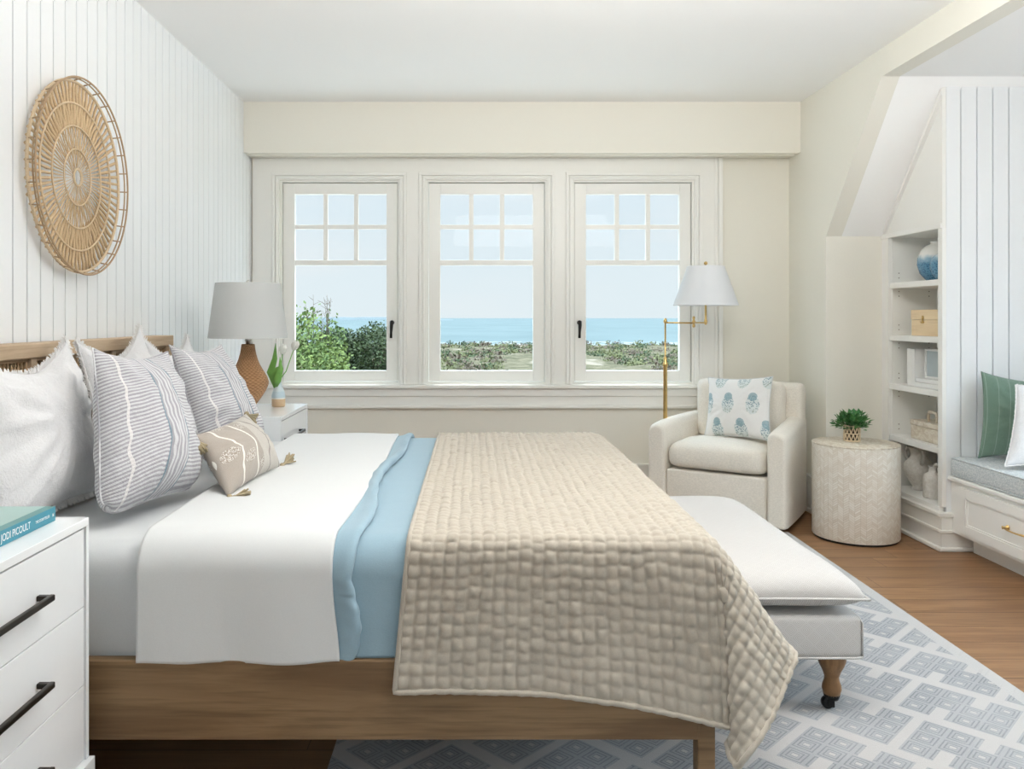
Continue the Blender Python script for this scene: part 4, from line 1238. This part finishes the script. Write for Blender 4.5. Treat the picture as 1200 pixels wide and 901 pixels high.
tube(bm, [(ex, FY, fz(378)), (sx_, FY-0.12, fz(378))], 0.0045, 8)
obj('swing_arm', bm, MT['brass'], fl, smooth=True)
SY = FY-0.12
def gz(py): return 1.3-(py-CY)/F*SY
bm = NB(); lathe(bm, [(0,gz(381)),(.009,gz(379.5)),(.011,gz(376)),(.007,gz(374)),(.0065,gz(312)),(0,gz(312))], (sx_,SY,0), n=18); 
for a in range(3):
    t = a*2*PI/3+.4; tube(bm, [(sx_,SY,gz(313.5)), (sx_+.118*math.cos(t), SY+.118*math.sin(t), gz(313.5))], 0.002, 5)
obj('stem', bm, MT['brass'], fl, smooth=True)
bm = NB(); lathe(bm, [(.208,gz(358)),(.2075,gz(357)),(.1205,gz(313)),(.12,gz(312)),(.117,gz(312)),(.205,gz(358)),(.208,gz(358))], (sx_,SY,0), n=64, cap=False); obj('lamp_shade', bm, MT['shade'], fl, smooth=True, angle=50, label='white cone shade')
bm = NB(); lathe(bm, [(0,gz(312)),(.006,gz(312)),(.005,gz(310.5)),(.011,gz(309.5)),(.012,gz(308)),(.007,gz(306.5)),(0,gz(306.3))], (sx_,SY,0), n=16); obj('finial', bm, MT['brass'], fl, smooth=True)

# ------------------------------------------------------------------ ARMCHAIR (local axes: x right, y back, z up; origin front right corner)
rot = -math.radians(34)
ch = thing('armchair', 'cream upholstered swivel armchair in the corner by the floor lamp', 'armchair', (1.865, 4.90, 0), rot)
CW, CD = 0.88, 0.645; AW = 0.125; AH = 0.635; BH = 0.865
def slab(x0, x1, y0, y1, z0, z1, bev, seg=4, N=0, fn=None):
    bm = NB(); box(bm, x0, x1, y0, y1, z0, z1, bev, seg)
    return bm
# base skirt
bm = NB(); box(bm, -CW+AW-0.002, -AW+0.002, 0.012, CD-0.10, 0.035, 0.325, 0.018, 4); obj('seat_base', bm, MT['chair'], ch, local=True, smooth=True)
bm = NB(); lathe(bm, [(0,0),(.22,0),(.22,.036),(0,.036)], (-CW/2, CD/2, 0), n=30); obj('swivel_base', bm, MT['rubber'], ch, local=True)
def arm_bm(xa, xb):
    # side panel whose top runs level then lifts gently toward the back; rounded top
    bm = NB(); prof = []
    ns = 26
    P = []
    for i in range(ns+1):
        t = i/ns; y = 0.0+t*(0.575 if xa < -0.5 else CD-0.02); bend = (0.135 if xa < -0.5 else -0.02)*t*t
        ztop = AH-0.03*(1-t)**3 + (0.03*t*t)
        x_out, x_in = xa, xb
        row = []
        rb = 0.05; zt = ztop
        w = (xb-xa)
        pin = 0.012*max(0, 1-t*14)          # round the front corners
        front = 0.0
        pts = [(0.0, 0.03), (0.0, 0.2), (0.0, 0.4), (0.0, zt-rb)]
        for k in range(1, 9):
            a = PI*k/9; pts.append((w/2-w/2*math.cos(a), zt-rb+rb*math.sin(a)))
        pts += [(w, zt-rb), (w, 0.4), (w, 0.2), (w, 0.03)]
        for px_, pz_ in pts:
            row.append(Vector((xa+bend+pin+px_*(w-2*pin)/w, y, pz_ - (pin*0.8 if pz_ > 0.5 else 0))))
        P.append(row)
    V = grid_mesh(bm, P)
    for r in (V[0], V[-1]): bm.faces.new(r)
    bm.faces.new([V[i][0] for i in range(ns+1)]+[V[i][-1] for i in range(ns, -1, -1)])
    bmesh.ops.recalc_face_normals(bm, faces=bm.faces)
    return bm
for a, b in ((-AW, 0.0), (-CW, -CW+AW)):
    o = obj('arm', arm_bm(a, b), MT['chair'], ch, local=True); 
    m_ = o.modifiers.new('b','BEVEL'); m_.width = 0.014; m_.segments = 3; m_.limit_method = 'ANGLE'; m_.angle_limit = math.radians(50)
# back
bm = NB(); box(bm, -CW+0.15, -0.025, CD-0.125, CD, 0.035, BH, 0.040, 5)
for v in bm.verts:
    t = max(0, (v.co.z-0.4)/0.46); v.co.y += 0.02*t*t-0.02
    if v.co.z > 0.75: v.co.z += 0.012*math.cos((v.co.x+CW/2)*3.4)
obj('chair_back', bm, MT['chair'], ch, local=True, smooth=True)
# seat cushion
def cushion_bm(x0, x1, y0, y1, z0, z1, crown, N=24, rx=0.06):
    bm = NB(); P = {}
    def S(a, p=0.22): return math.copysign(abs(a)**p, a)
    W2, D2, H2 = (x1-x0)/2, (y1-y0)/2, (z1-z0)/2; cx, cy, cz = (x0+x1)/2, (y0+y1)/2, (z0+z1)/2
    t = NB(); bmesh.ops.create_cube(t, size=2); bmesh.ops.subdivide_edges(t, edges=t.edges[:], cuts=N, use_grid_fill=True)
    for v in t.verts:
        x, y, z = v.co
        # squircle rounding
        m = 8.0
        def r(a, b, c_): return a/((abs(a)**m+abs(b)**m+abs(c_)**m)**(1/m)) * 1.0
        X, Y, Z = r(x,y,z), r(y,x,z), r(z,x,y)
        k = max(0,(1-X*X))*max(0,(1-Y*Y))
        zz = Z*H2*(0.80)+(crown*k**0.5)*(1 if Z > 0 else -0.15)*abs(Z)
        bul = 0.03*(1-Z*Z)
        v.co = Vector((cx+X*(W2-0.012+bul*0.4), cy+Y*(D2-0.012+bul*0.4), cz+zz+nz(X*2,Y*2,Z)*0.004))
    for f in t.faces: f.smooth = True
    merge(bm, t); return bm
o = obj('seat_cushion', cushion_bm(-CW+AW+0.002, -AW-0.002, -0.012, CD-0.13, 0.320, 0.500, 0.040), MT['chair'], ch, local=True)
bm = cushion_bm(-CW+AW+0.10, -AW+0.005, CD-0.33, CD-0.13, 0.0, 0.40, 0.0)
# back cushion stands on the seat: swap so crown faces forward
bm.free(); bm = NB()
t = cushion_bm(-0.285, 0.285, -0.20, 0.20, -0.07, 0.07, 0.03)
merge(bm, t, Matrix.Translation((-CW/2+0.035, CD-0.185, 0.685)) @ Matrix.Rotation(math.radians(84), 4, 'X'))
obj('back_cushion', bm, MT['chair'], ch, local=True)
# floral pillow
def CHP(x, y, z):
    v = Matrix.Rotation(rot, 3, 'Z') @ Vector((x, y, z)); return v+Vector((1.865,4.90,0))
b0, b1 = W(825,512,5.50), W(904,517,5.12); t0_, t1_ = W(830,442,5.60), W(906,441,5.26)
pillow('throw_pillow', 'white throw pillow with blue block-print flowers on the armchair', 'pillow', [b0, b1, t0_, t1_], 0.075, MT['floral'], piping=(0.003, MT['white']), seed=21, pinch=0.09, wr=0.010)

# ------------------------------------------------------------------ SIDE TABLE + PLANT
TX, TY, TR = 2.265, 4.885, 0.240
st_ = thing('side_table', 'round drum side table in cream chevron bone inlay beside the armchair', 'side table', (TX, TY, 0))
bm = NB(); lathe(bm, [(TR-0.012,0.0),(TR-0.012,0.014)], (TX,TY,0), n=64); obj('base_ring', bm, MT['rubber'], st_)
bm = NB(); lathe(bm, [(TR-0.002,.014),(TR,.018),(TR,.548),(TR-0.002,.550)], (TX,TY,0), n=96); obj('drum', bm, MT['chev'], st_, smooth=True, angle=40)
bm = NB(); lathe(bm, [(TR-0.002,.5505),(TR+0.0005,.553),(TR+0.0005,.558),(TR-0.002,.560)], (TX,TY,0), n=96); obj('table_top', bm, MT['stonebox'], st_, smooth=True, angle=40)
PXc, PYc, PZc = 2.265, 4.93, 0.5605
pp = thing('potted_plant', 'small bushy green plant in an open-weave rattan pot on the drum table', 'plant', (PXc, PYc, PZc))
bm = NB(); lathe(bm, [(0,.003),(.037,.003),(.040,.088),(.036,.088),(.034,.08),(0,.08)], (PXc,PYc,PZc), n=28); obj('liner', bm, MT['soil'], pp, smooth=True)
bm = NB()
for z, r_, t in ((.005,.043,.005),(.047,.044,.004),(.092,.046,.005)): tube(bm, [(PXc+r_*math.cos(2*PI*i/32), PYc+r_*math.sin(2*PI*i/32), PZc+z) for i in range(32)], t, 6, closed=True)
for i in range(12):
    for (za, zb) in ((.005,.047),(.047,.092)):
        for s in (-1, 1):
            a = 2*PI*i/12; b = a+s*PI/12
            tube(bm, [(PXc+.044*math.cos(a), PYc+.044*math.sin(a), PZc+za), (PXc+.045*math.cos(b), PYc+.045*math.sin(b), PZc+zb)], 0.0035, 5)
obj('woven_pot', bm, MT['rattan'], pp)
r = random.Random(5)
for nm, mt, cnt in (('foliage', 'leaf', 190), ('foliage', 'leafdark', 150)):
    bm = NB()
    for i in range(cnt):
        a = r.uniform(0, 2*PI); el = r.uniform(-0.15, 1.2); d = Vector((math.cos(a)*math.cos(el), math.sin(a)*math.cos(el), math.sin(el)))
        L = r.uniform(0.3, 1.0); c0 = Vector((PXc, PYc, PZc+0.088)) + Vector((d.x*0.100*L, d.y*0.100*L, 0.085*d.z*L))
        dd = (d+Vector((r.uniform(-.5,.5), r.uniform(-.5,.5), r.uniform(-.1,.6)))).normalized(); ln = r.uniform(0.026, 0.042); w = ln*0.36
        s = dd.cross(Vector((0,0,1))); s = (s.normalized() if s.length > 0.01 else Vector((1,0,0))); s = (s+Vector((0,0,r.uniform(-.6,.6)))).normalized()
        nn = s.cross(dd)
        vs_ = [bm.verts.new(c0), bm.verts.new(c0+dd*ln*0.45+s*w+nn*w*0.3), bm.verts.new(c0+dd*ln), bm.verts.new(c0+dd*ln*0.45-s*w+nn*w*0.3), bm.verts.new(c0+dd*ln*0.5)]
        for q in ((0,1,4),(1,2,4),(2,3,4),(3,0,4)): bm.faces.new([vs_[k] for k in q])
    obj(nm, bm, MT[mt], pp)
bm = NB()
for i in range(26):
    a = r.uniform(0,2*PI); L = r.uniform(.03,.1); tube(bm, [(PXc+.01*math.cos(a), PYc+.01*math.sin(a), PZc+.078), (PXc+L*.8*math.cos(a), PYc+L*.8*math.sin(a), PZc+.12+.03*r.random())], 0.0015, 4)
obj('stems', bm, MT['leafdark'], pp)

# ------------------------------------------------------------------ BENCH
bn = thing('upholstered_bench', 'pale grey upholstered bench with turned wood legs at the foot of the bed', 'bench', (1.0, 3.3, 0))
bx0, bx1, by0, by1 = 0.735, 1.262, 2.66, 3.98
bm = NB(); box(bm, bx0, bx1, by0, by1, 0.195, 0.335, 0.022, 4); obj('bench_frame', bm, MT['bench'], bn, smooth=True)
bm = NB()
for z in (0.200,):
    tube(bm, [(bx0+.02,by0-.001,z),(bx1-.02,by0-.001,z),(bx1-.004,by0+.006,z),(bx1+.001,by0+.02,z),(bx1+.001,by1-.02,z)], 0.004, 6)
tube(bm, [(bx1-.004,by0+.004,.205),(bx1-.004,by0+.004,.31),(bx1-.015,by0+.012,.33)], 0.004, 6)
obj('welt', bm, MT['bench'], bn)
def knife_cushion(x0, x1, y0, y1, zc, top, bot, N=40):
    bm = NB(); lay = bm.loops.layers.uv.verify(); G = {}
    for side in (1, -1):
        for i in range(N+1):
            for j in range(N+1):
                a, b = 2*i/N-1, 2*j/N-1
                if side < 0 and (abs(a) == 1 or abs(b) == 1): G[(side,i,j)] = G[(1,i,j)]; continue
                h = (max(0,(1-abs(a)**5)*(1-abs(b)**10)))**0.5
                ed = 0.007*(1-b*b)*a; eb = 0.008*(1-a*a)*b
                x = (x0+x1)/2+(a*(x1-x0)/2-ed); y = (y0+y1)/2+(b*(y1-y0)/2-eb)
                z = zc+(top*h if side > 0 else -bot*h)+nz(x*5,y*4,side)*0.004*h
                G[(side,i,j)] = bm.verts.new((x,y,z))
        for i in range(N):
            for j in range(N):
                q = [(i,j),(i+1,j),(i+1,j+1),(i,j+1)]
                if side < 0: q = q[::-1]
                f = bm.faces.new([G[(side,)+k] for k in q]); f.smooth = True
    loop = [G[(1,i,0)].co.copy() for i in range(N)]+[G[(1,N,j)].co.copy() for j in range(N)]+[G[(1,N-i,N)].co.copy() for i in range(N)]+[G[(1,0,N-j)].co.copy() for j in range(N)]
    return bm, loop
bm, loop = knife_cushion(bx0-0.01, bx1+0.012, by0-0.012, by1+0.01, 0.392, 0.075, 0.052)
cu_ = obj('bench_cushion', bm, MT['bench'], bn)
bm = NB(); tube(bm, loop, 0.0045, 6, closed=True); obj('piping', bm, MT['bench'], cu_)
LP = [(0,.0),(.010,.0)]
for (lx, ly) in ((bx1-0.075, by0+0.07), (bx1-0.075, by1-0.07), (bx0+0.075, by0+0.07), (bx0+0.075, by1-0.07)):
    bm = NB(); lathe(bm, [(0,.052),(.026,.052),(.028,.062),(.031,.072),(.029,.086),(.024,.10),(.023,.112),(.030,.132),(.040,.152),(.045,.168),(.044,.182),(.040,.196),(0,.196)], (lx,ly,0), n=28)
    lg = obj('leg', bm, MT['legwood'], bn, smooth=True)
    bm = NB(); lathe(bm, [(.0,.038),(.022,.038),(.027,.055),(0,.056)], (lx,ly,0), n=20)
    for s in (-1, 1): box(bm, lx-0.018, lx+0.004, ly+s*0.014-0.002, ly+s*0.014+0.002, 0.014, 0.044, 0.001)
    t = NB(); lathe(t, [(0,-.011),(.018,-.011),(.020,-.008),(.020,.008),(.018,.011),(0,.011)], n=20); merge(bm, t, Matrix.Translation((lx-0.014, ly, 0.0265)) @ Matrix.Rotation(PI/2, 4, 'X'))
    obj('caster', bm, MT['black'], lg, label='black metal caster')

# ------------------------------------------------------------------ RUG
bm = NB(); box(bm, -0.42, 1.90, 0.8, 4.97, 0.0005, 0.0065, 0.002, 1)
o = obj('area_rug', bm, MT['rug']); tag(o, 'large grey and cream key-pattern rug under the bed and bench', 'rug')

# seat pillows
pillow('throw_pillow', 'sage green linen pillow leaning on the shiplap at the end of the window seat', 'pillow',
       [(2.70, 4.41, 0.545), (3.10, 4.37, 0.545), (2.79, 4.53, 1.005), (3.21, 4.50, 0.945)], 0.055, MT['green'], seed=31, pinch=0.10, wr=0.010, flip=1)
pillow('throw_pillow', 'white slubby pillow in front of the green one on the window seat', 'pillow',
       [(2.685, 4.16, 0.55), (3.10, 4.10, 0.55), (2.86, 4.34, 0.945), (3.28, 4.28, 0.945)], 0.055, MT['gauze'], fringe=(0.006, 4), seed=37, pinch=0.08, wr=0.010, flip=1)

# ------------------------------------------------------------------ OUTSIDE
def leaf_mat(name, c1, c2, var=0.5):
    m = Mat(name, c1, 0.6, spec=0.2)
    n = m.noise(m.pos(), 2.2, 3); n2 = m.noise(m.pos(), 14, 2)
    m.base(m.mix((n*0.6+n2*0.4).ss(0.35,0.65), c2, c1))
    return m.m
LG = leaf_mat('fresh_green_leaves', (0.19,0.25,0.07), (0.05,0.09,0.025))
LD = leaf_mat('dark_shrub_leaves', (0.062,0.088,0.032), (0.02,0.034,0.014))
LO = leaf_mat('olive_scrub', (0.17,0.175,0.07), (0.06,0.066,0.03))
LT = leaf_mat('twiggy_brown_scrub', (0.16,0.125,0.085), (0.065,0.05,0.036))
BR = plain('bark', (0.16,0.13,0.10), 0.9)
def bush_bm(c, rad, n, leaf, seed, shell=0.55):
    r = random.Random(seed); bm = NB()
    for i in range(n):
        d = Vector((r.gauss(0,1), r.gauss(0,1), r.gauss(0,1))).normalized()
        k = 1+0.28*mnoise.noise(d*2.2+Vector((seed,0,0)))+0.14*mnoise.noise(d*5+Vector((seed,3,0)))
        q = r.uniform(shell, 1.0)*k
        p = Vector((c[0]+d.x*rad[0]*q, c[1]+d.y*rad[1]*q, c[2]+d.z*rad[2]*q))
        a = Vector((r.gauss(0,1), r.gauss(0,1), r.gauss(0,1))).normalized(); b = a.orthogonal().normalized()
        L = leaf*r.uniform(0.6,1.3)
        v = [bm.verts.new(p), bm.verts.new(p+a*L*0.5+b*L*0.3), bm.verts.new(p+a*L), bm.verts.new(p+a*L*0.5-b*L*0.3)]
        bm.faces.new((v[0],v[1],v[2])); bm.faces.new((v[0],v[2],v[3]))
    return bm
def bush(name, label, c, rad, n, leaf, mat, seed, ground, twigs=0, group=None):
    t = thing(name, label, 'tree' if 'tree' in name else 'shrub', (c[0], c[1], ground), group=group)
    bm = bush_bm(c, rad, n, leaf, seed); obj('foliage', bm, mat, t)
    bm = NB(); r = random.Random(seed)
    for i in range(6):
        a = r.uniform(0,2*PI); e = Vector((c[0]+math.cos(a)*rad[0]*.5, c[1]+math.sin(a)*rad[1]*.5, c[2]+rad[2]*.3))
        b = Vector((c[0]+math.cos(a)*.1*rad[0], c[1], ground)); tube(bm, [b, b.lerp(e,.5)+Vector((0,0,.1)), e], [.05*rad[0],.03*rad[0],.01*rad[0]], 5)
    for i in range(twigs):
        x = c[0]+r.uniform(-.8,.5)*rad[0]; y = c[1]+r.uniform(-.4,.4); z0 = c[2]+rad[2]*0.6
        h = rad[2]*r.uniform(.3,.55); p0 = Vector((x,y,z0)); p1 = p0+Vector((r.uniform(-.15,.15),0,h))
        tube(bm, [p0, p0.lerp(p1,.5)+Vector((r.uniform(-.04,.04),0,0)), p1], [.008,.005,.003], 4)
        for k in range(5):
            q = p0.lerp(p1, r.uniform(.3,1)); tube(bm, [q, q+Vector((r.uniform(-.14,.14), r.uniform(-.1,.1), r.uniform(.03,.16)))], [.004,.002], 4)
    obj('branches', bm, BR, t)
    return t
GZ = -3.0
bush('leafy_tree', 'bright green leafy treetop just outside the left window', (-3.05, 15.0, -0.30), (0.92,1.3,1.75), 9000, 0.085, LG, 3, GZ, twigs=16)
bush('leafy_shrub', 'light green shrub in the lower left of the left window', (-2.15, 14.2, -1.20), (1.25,1.0,0.85), 7000, 0.08, LG, 9, GZ)
bush('dark_shrub', 'dark green shrub beyond the treetop in the left window', (-5.6, 34.0, -0.25), (1.25,1.5,1.10), 6000, 0.13, LD, 12, -4.2)
bush('dark_shrub', 'dark rounded shrub at the right edge of the left window', (-3.9, 33.0, -0.25), (1.15,1.5,1.35), 6000, 0.13, LD, 15, -4.2)
bush('grey_shrub', 'grey-green shrub half hidden behind the bright treetop, left window', (-4.4, 21.0, -0.75), (1.0,1.2,1.1), 4500, 0.10, LO, 18, -3.6)
def terr(x, y):
    t = min(1, max(0, (y-14)/260))
    z = -3.2-5.4*t**0.55 if y > 14 else -3.2
    z += nz(x*0.03, y*0.02, 4)*2.2*min(1, max(0,(y-20)/50))*max(0.15, 1-t*0.9) + nz(x*.12, y*.06, 9)*0.6*min(1, max(0,(y-14)/30))
    if y > 300: z -= (y-300)*0.05
    return z
bm = NB(); P = []
ys_ = [7.5*(360/7.5)**(k/140) for k in range(141)]
for i in range(121):
    u = -0.75+1.6*i/120; P.append([Vector((u*(y+6)*1.0, y, terr(u*(y+6), y))) for y in ys_])
grid_mesh(bm, P); bmesh.ops.recalc_face_normals(bm, faces=bm.faces)
def dune_mat():
    m = Mat('dune_ground', (0.5,0.45,0.35), 0.95, spec=0.1)
    n = m.noise(m.scaled(m.pos(), (0.05,0.03,0.05)), 1.2, 5, 0.62)
    n2 = m.noise(m.pos(), 0.5, 6, 0.7)
    c = m.mix(n2.ss(0.35,0.65), (0.05,0.05,0.025), (0.15,0.13,0.085))
    c = m.mix(n.ss(0.55,0.62)*0.8, c, (0.24,0.205,0.16))
    m.base(c); return m.m
g_ = obj('ground', bm, dune_mat()); g_['kind'] = 'structure'
bm = NB(); box(bm, -5, 6, YB+T+0.02, 10.2, -0.25, -0.06)  # unseen slab added outside the windows to bounce daylight up onto the ceiling
struct('added_bounce_slab', bm, plain('pale_bounce_surface', (0.62,0.60,0.56), 0.8))
# scrub on the dunes, nobody could count it
bm = NB(); r = random.Random(77)
def tuft(bm, x, y, z, s, n, leaf):
    for k in range(n):
        d = Vector((r.gauss(0,1), r.gauss(0,1), abs(r.gauss(0,1)))).normalized(); q = r.uniform(.4,1)*s
        p = Vector((x,y,z))+Vector((d.x*q, d.y*q, d.z*q*.62)); a = Vector((r.gauss(0,1), r.gauss(0,1), r.gauss(0,1))).normalized(); b = a.orthogonal()
        L = leaf*r.uniform(.6,1.3); f = bm.faces.new((bm.verts.new(p-b*L*.4), bm.verts.new(p+b*L*.4), bm.verts.new(p+a*L))); f.material_index = mi
for k in range(2300):
    y = 30*(300/30)**(r.random()**0.8); u = r.uniform(-0.32, 0.42); x = u*y
    v = mnoise.noise(Vector((x*.035, y*.022, 5)))
    if v > 0.30 and y > 60: continue
    mi = 0 if r.random() < .45 else (1 if r.random() < .5 else 2)
    s = r.uniform(.5,1.3)*(1+y*0.005)
    tuft(bm, x, y, terr(x, y)-0.1, s, 48, s*0.24)
o = obj('dune_scrub', bm, [LO, LD, LT]); tag(o, 'low olive and brown scrub covering the dunes', 'scrub', kind='stuff')
# sea
def sea_mat():
    m = Mat('sea_water', (0.13,0.36,0.47), 0.55, spec=0.12)
    n = m.noise(m.scaled(m.pos(), (0.02,0.008,1)), 1.0, 5, 0.6); g = m.noise(m.scaled(m.pos(), (0.25,0.06,1)), 1.0, 4, 0.7)
    x, y, z = m.xyz(m.pos())
    c = m.mix(n.ss(.35,.65), (0.055,0.088,0.090), (0.075,0.110,0.112))
    foam = y.lt(345.0)
    c = m.mix(foam*g.ss(.45,.6), c, (0.25,0.27,0.27))
    m.base(c); m.bump(g, 0.5, 0.5); return m.m
bm = NB(); vs_ = [bm.verts.new(p) for p in ((-4000,250,-8.8),(4000,250,-8.8),(9000,12000,-8.8),(-9000,12000,-8.8))]; bm.faces.new(vs_)
lo_ = [bm.verts.new(v.co+Vector((0,0,-2))) for v in vs_]; bm.faces.new(lo_[::-1])
for i in range(4): bm.faces.new((vs_[i], lo_[i], lo_[(i+1)%4], vs_[(i+1)%4]))
o = obj('sea', bm, sea_mat()); tag(o, 'calm pale blue sea to the horizon', 'sea', kind='stuff')
bm = NB(); P = []
for i in range(60):
    x = -900+i*14; h = -8.8+ (10.5+3.5*nz(i*.3,1))*min(1,(59-i)/14)
    P.append([Vector((x,3000,-8.9)), Vector((x,3020,h)), Vector((x,3150,h+1)), Vector((x,3200,-8.9))])
grid_mesh(bm, P); bmesh.ops.recalc_face_normals(bm, faces=bm.faces)
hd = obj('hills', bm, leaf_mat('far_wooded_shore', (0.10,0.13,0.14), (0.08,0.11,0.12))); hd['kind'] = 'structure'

# ------------------------------------------------------------------ LIGHT
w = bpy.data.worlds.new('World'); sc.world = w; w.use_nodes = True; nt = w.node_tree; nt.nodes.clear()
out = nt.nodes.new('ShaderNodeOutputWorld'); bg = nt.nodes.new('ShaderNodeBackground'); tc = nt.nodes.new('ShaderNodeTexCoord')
class WM(Mat):
    def __init__(s, nt): s.nt = nt; s._tc = tc
wm = WM(nt)
x, y, z = wm.xyz(tc.outputs['Generated'])
cl = wm.noise(wm.scaled(tc.outputs['Generated'], (1.5,1.5,6)), 1.6, 5, 0.55)
sky = wm.mix((z).ss(0.0, 0.45), (0.80,0.90,0.945), (0.60,0.80,0.97))
sky = wm.mix(cl.ss(0.42,0.68)*0.75, sky, (0.86,0.915,0.94))
sky = wm.mix(z.lt(-0.002), sky, (0.50,0.47,0.42))
nt.links.new(sky, bg.inputs[0])
SKYF, SKYB, SKYZ = 0.9, 0.6, 5.0                       # strength ahead, behind, and an overhead boost added to light the room
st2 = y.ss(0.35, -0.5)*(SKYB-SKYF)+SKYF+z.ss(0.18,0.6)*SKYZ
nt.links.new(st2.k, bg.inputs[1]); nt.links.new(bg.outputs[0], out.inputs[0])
def light(kind, name, loc, rot, energy, color, size=None, sizey=None, angle=None):
    l = bpy.data.lights.new(name, kind); l.energy = energy; l.color = color
    if kind == 'AREA': l.shape = 'RECTANGLE'; l.size = size; l.size_y = sizey
    if angle is not None: l.angle = angle
    o = bpy.data.objects.new(name, l); COL.objects.link(o); o.location = loc; o.rotation_euler = rot; return o
# sun high over the sea, a little to the right
d = Vector((-0.12, -0.36, -1.0)).normalized()
light('SUN', 'sun', (0,0,10), d.to_track_quat('-Z','Y').to_euler(), 2.6, (1.0,0.95,0.86), angle=math.radians(1.5))
# daylight of the alcove's own window
light('AREA', 'alcove_window_daylight', (XF+0.03, (wy0+wy1)/2, (wz0+wz1)/2), (0, math.radians(90), 0), 9, (0.95,0.98,1.0), wz1-wz0-0.1, wy1-wy0-0.1)

# added fill lamp above the frame, bounced off the ceiling to brighten the room
light('AREA', 'added_bounce_fill', (0.72, 1.95, 2.36), Vector((0,0.45,1.0)).to_track_quat('-Z','Y').to_euler(), 84, (1.0,0.985,0.965), 1.9, 1.2)

# ------------------------------------------------------------------ CAMERA
cam = bpy.data.cameras.new('camera'); cam.sensor_width = 36; cam.lens = 36*F/1200
cam.shift_x = (600-CX)/1200; cam.shift_y = -(450.5-CY)/1200
cam.clip_end = 20000; cam.clip_start = 0.05
co = bpy.data.objects.new('camera', cam); COL.objects.link(co); co.location = (0,0,EYE); co.rotation_euler = (PI/2,0,0)
sc.camera = co
vs = sc.view_settings; vs.view_transform = 'Standard'; vs.look = 'None'; vs.gamma = 1; vs.use_curve_mapping = False; vs.exposure = 0.13
sc.cycles.use_denoising = True
sc.cycles.max_bounces = 10; sc.cycles.diffuse_bounces = 8; sc.cycles.transparent_max_bounces = 12
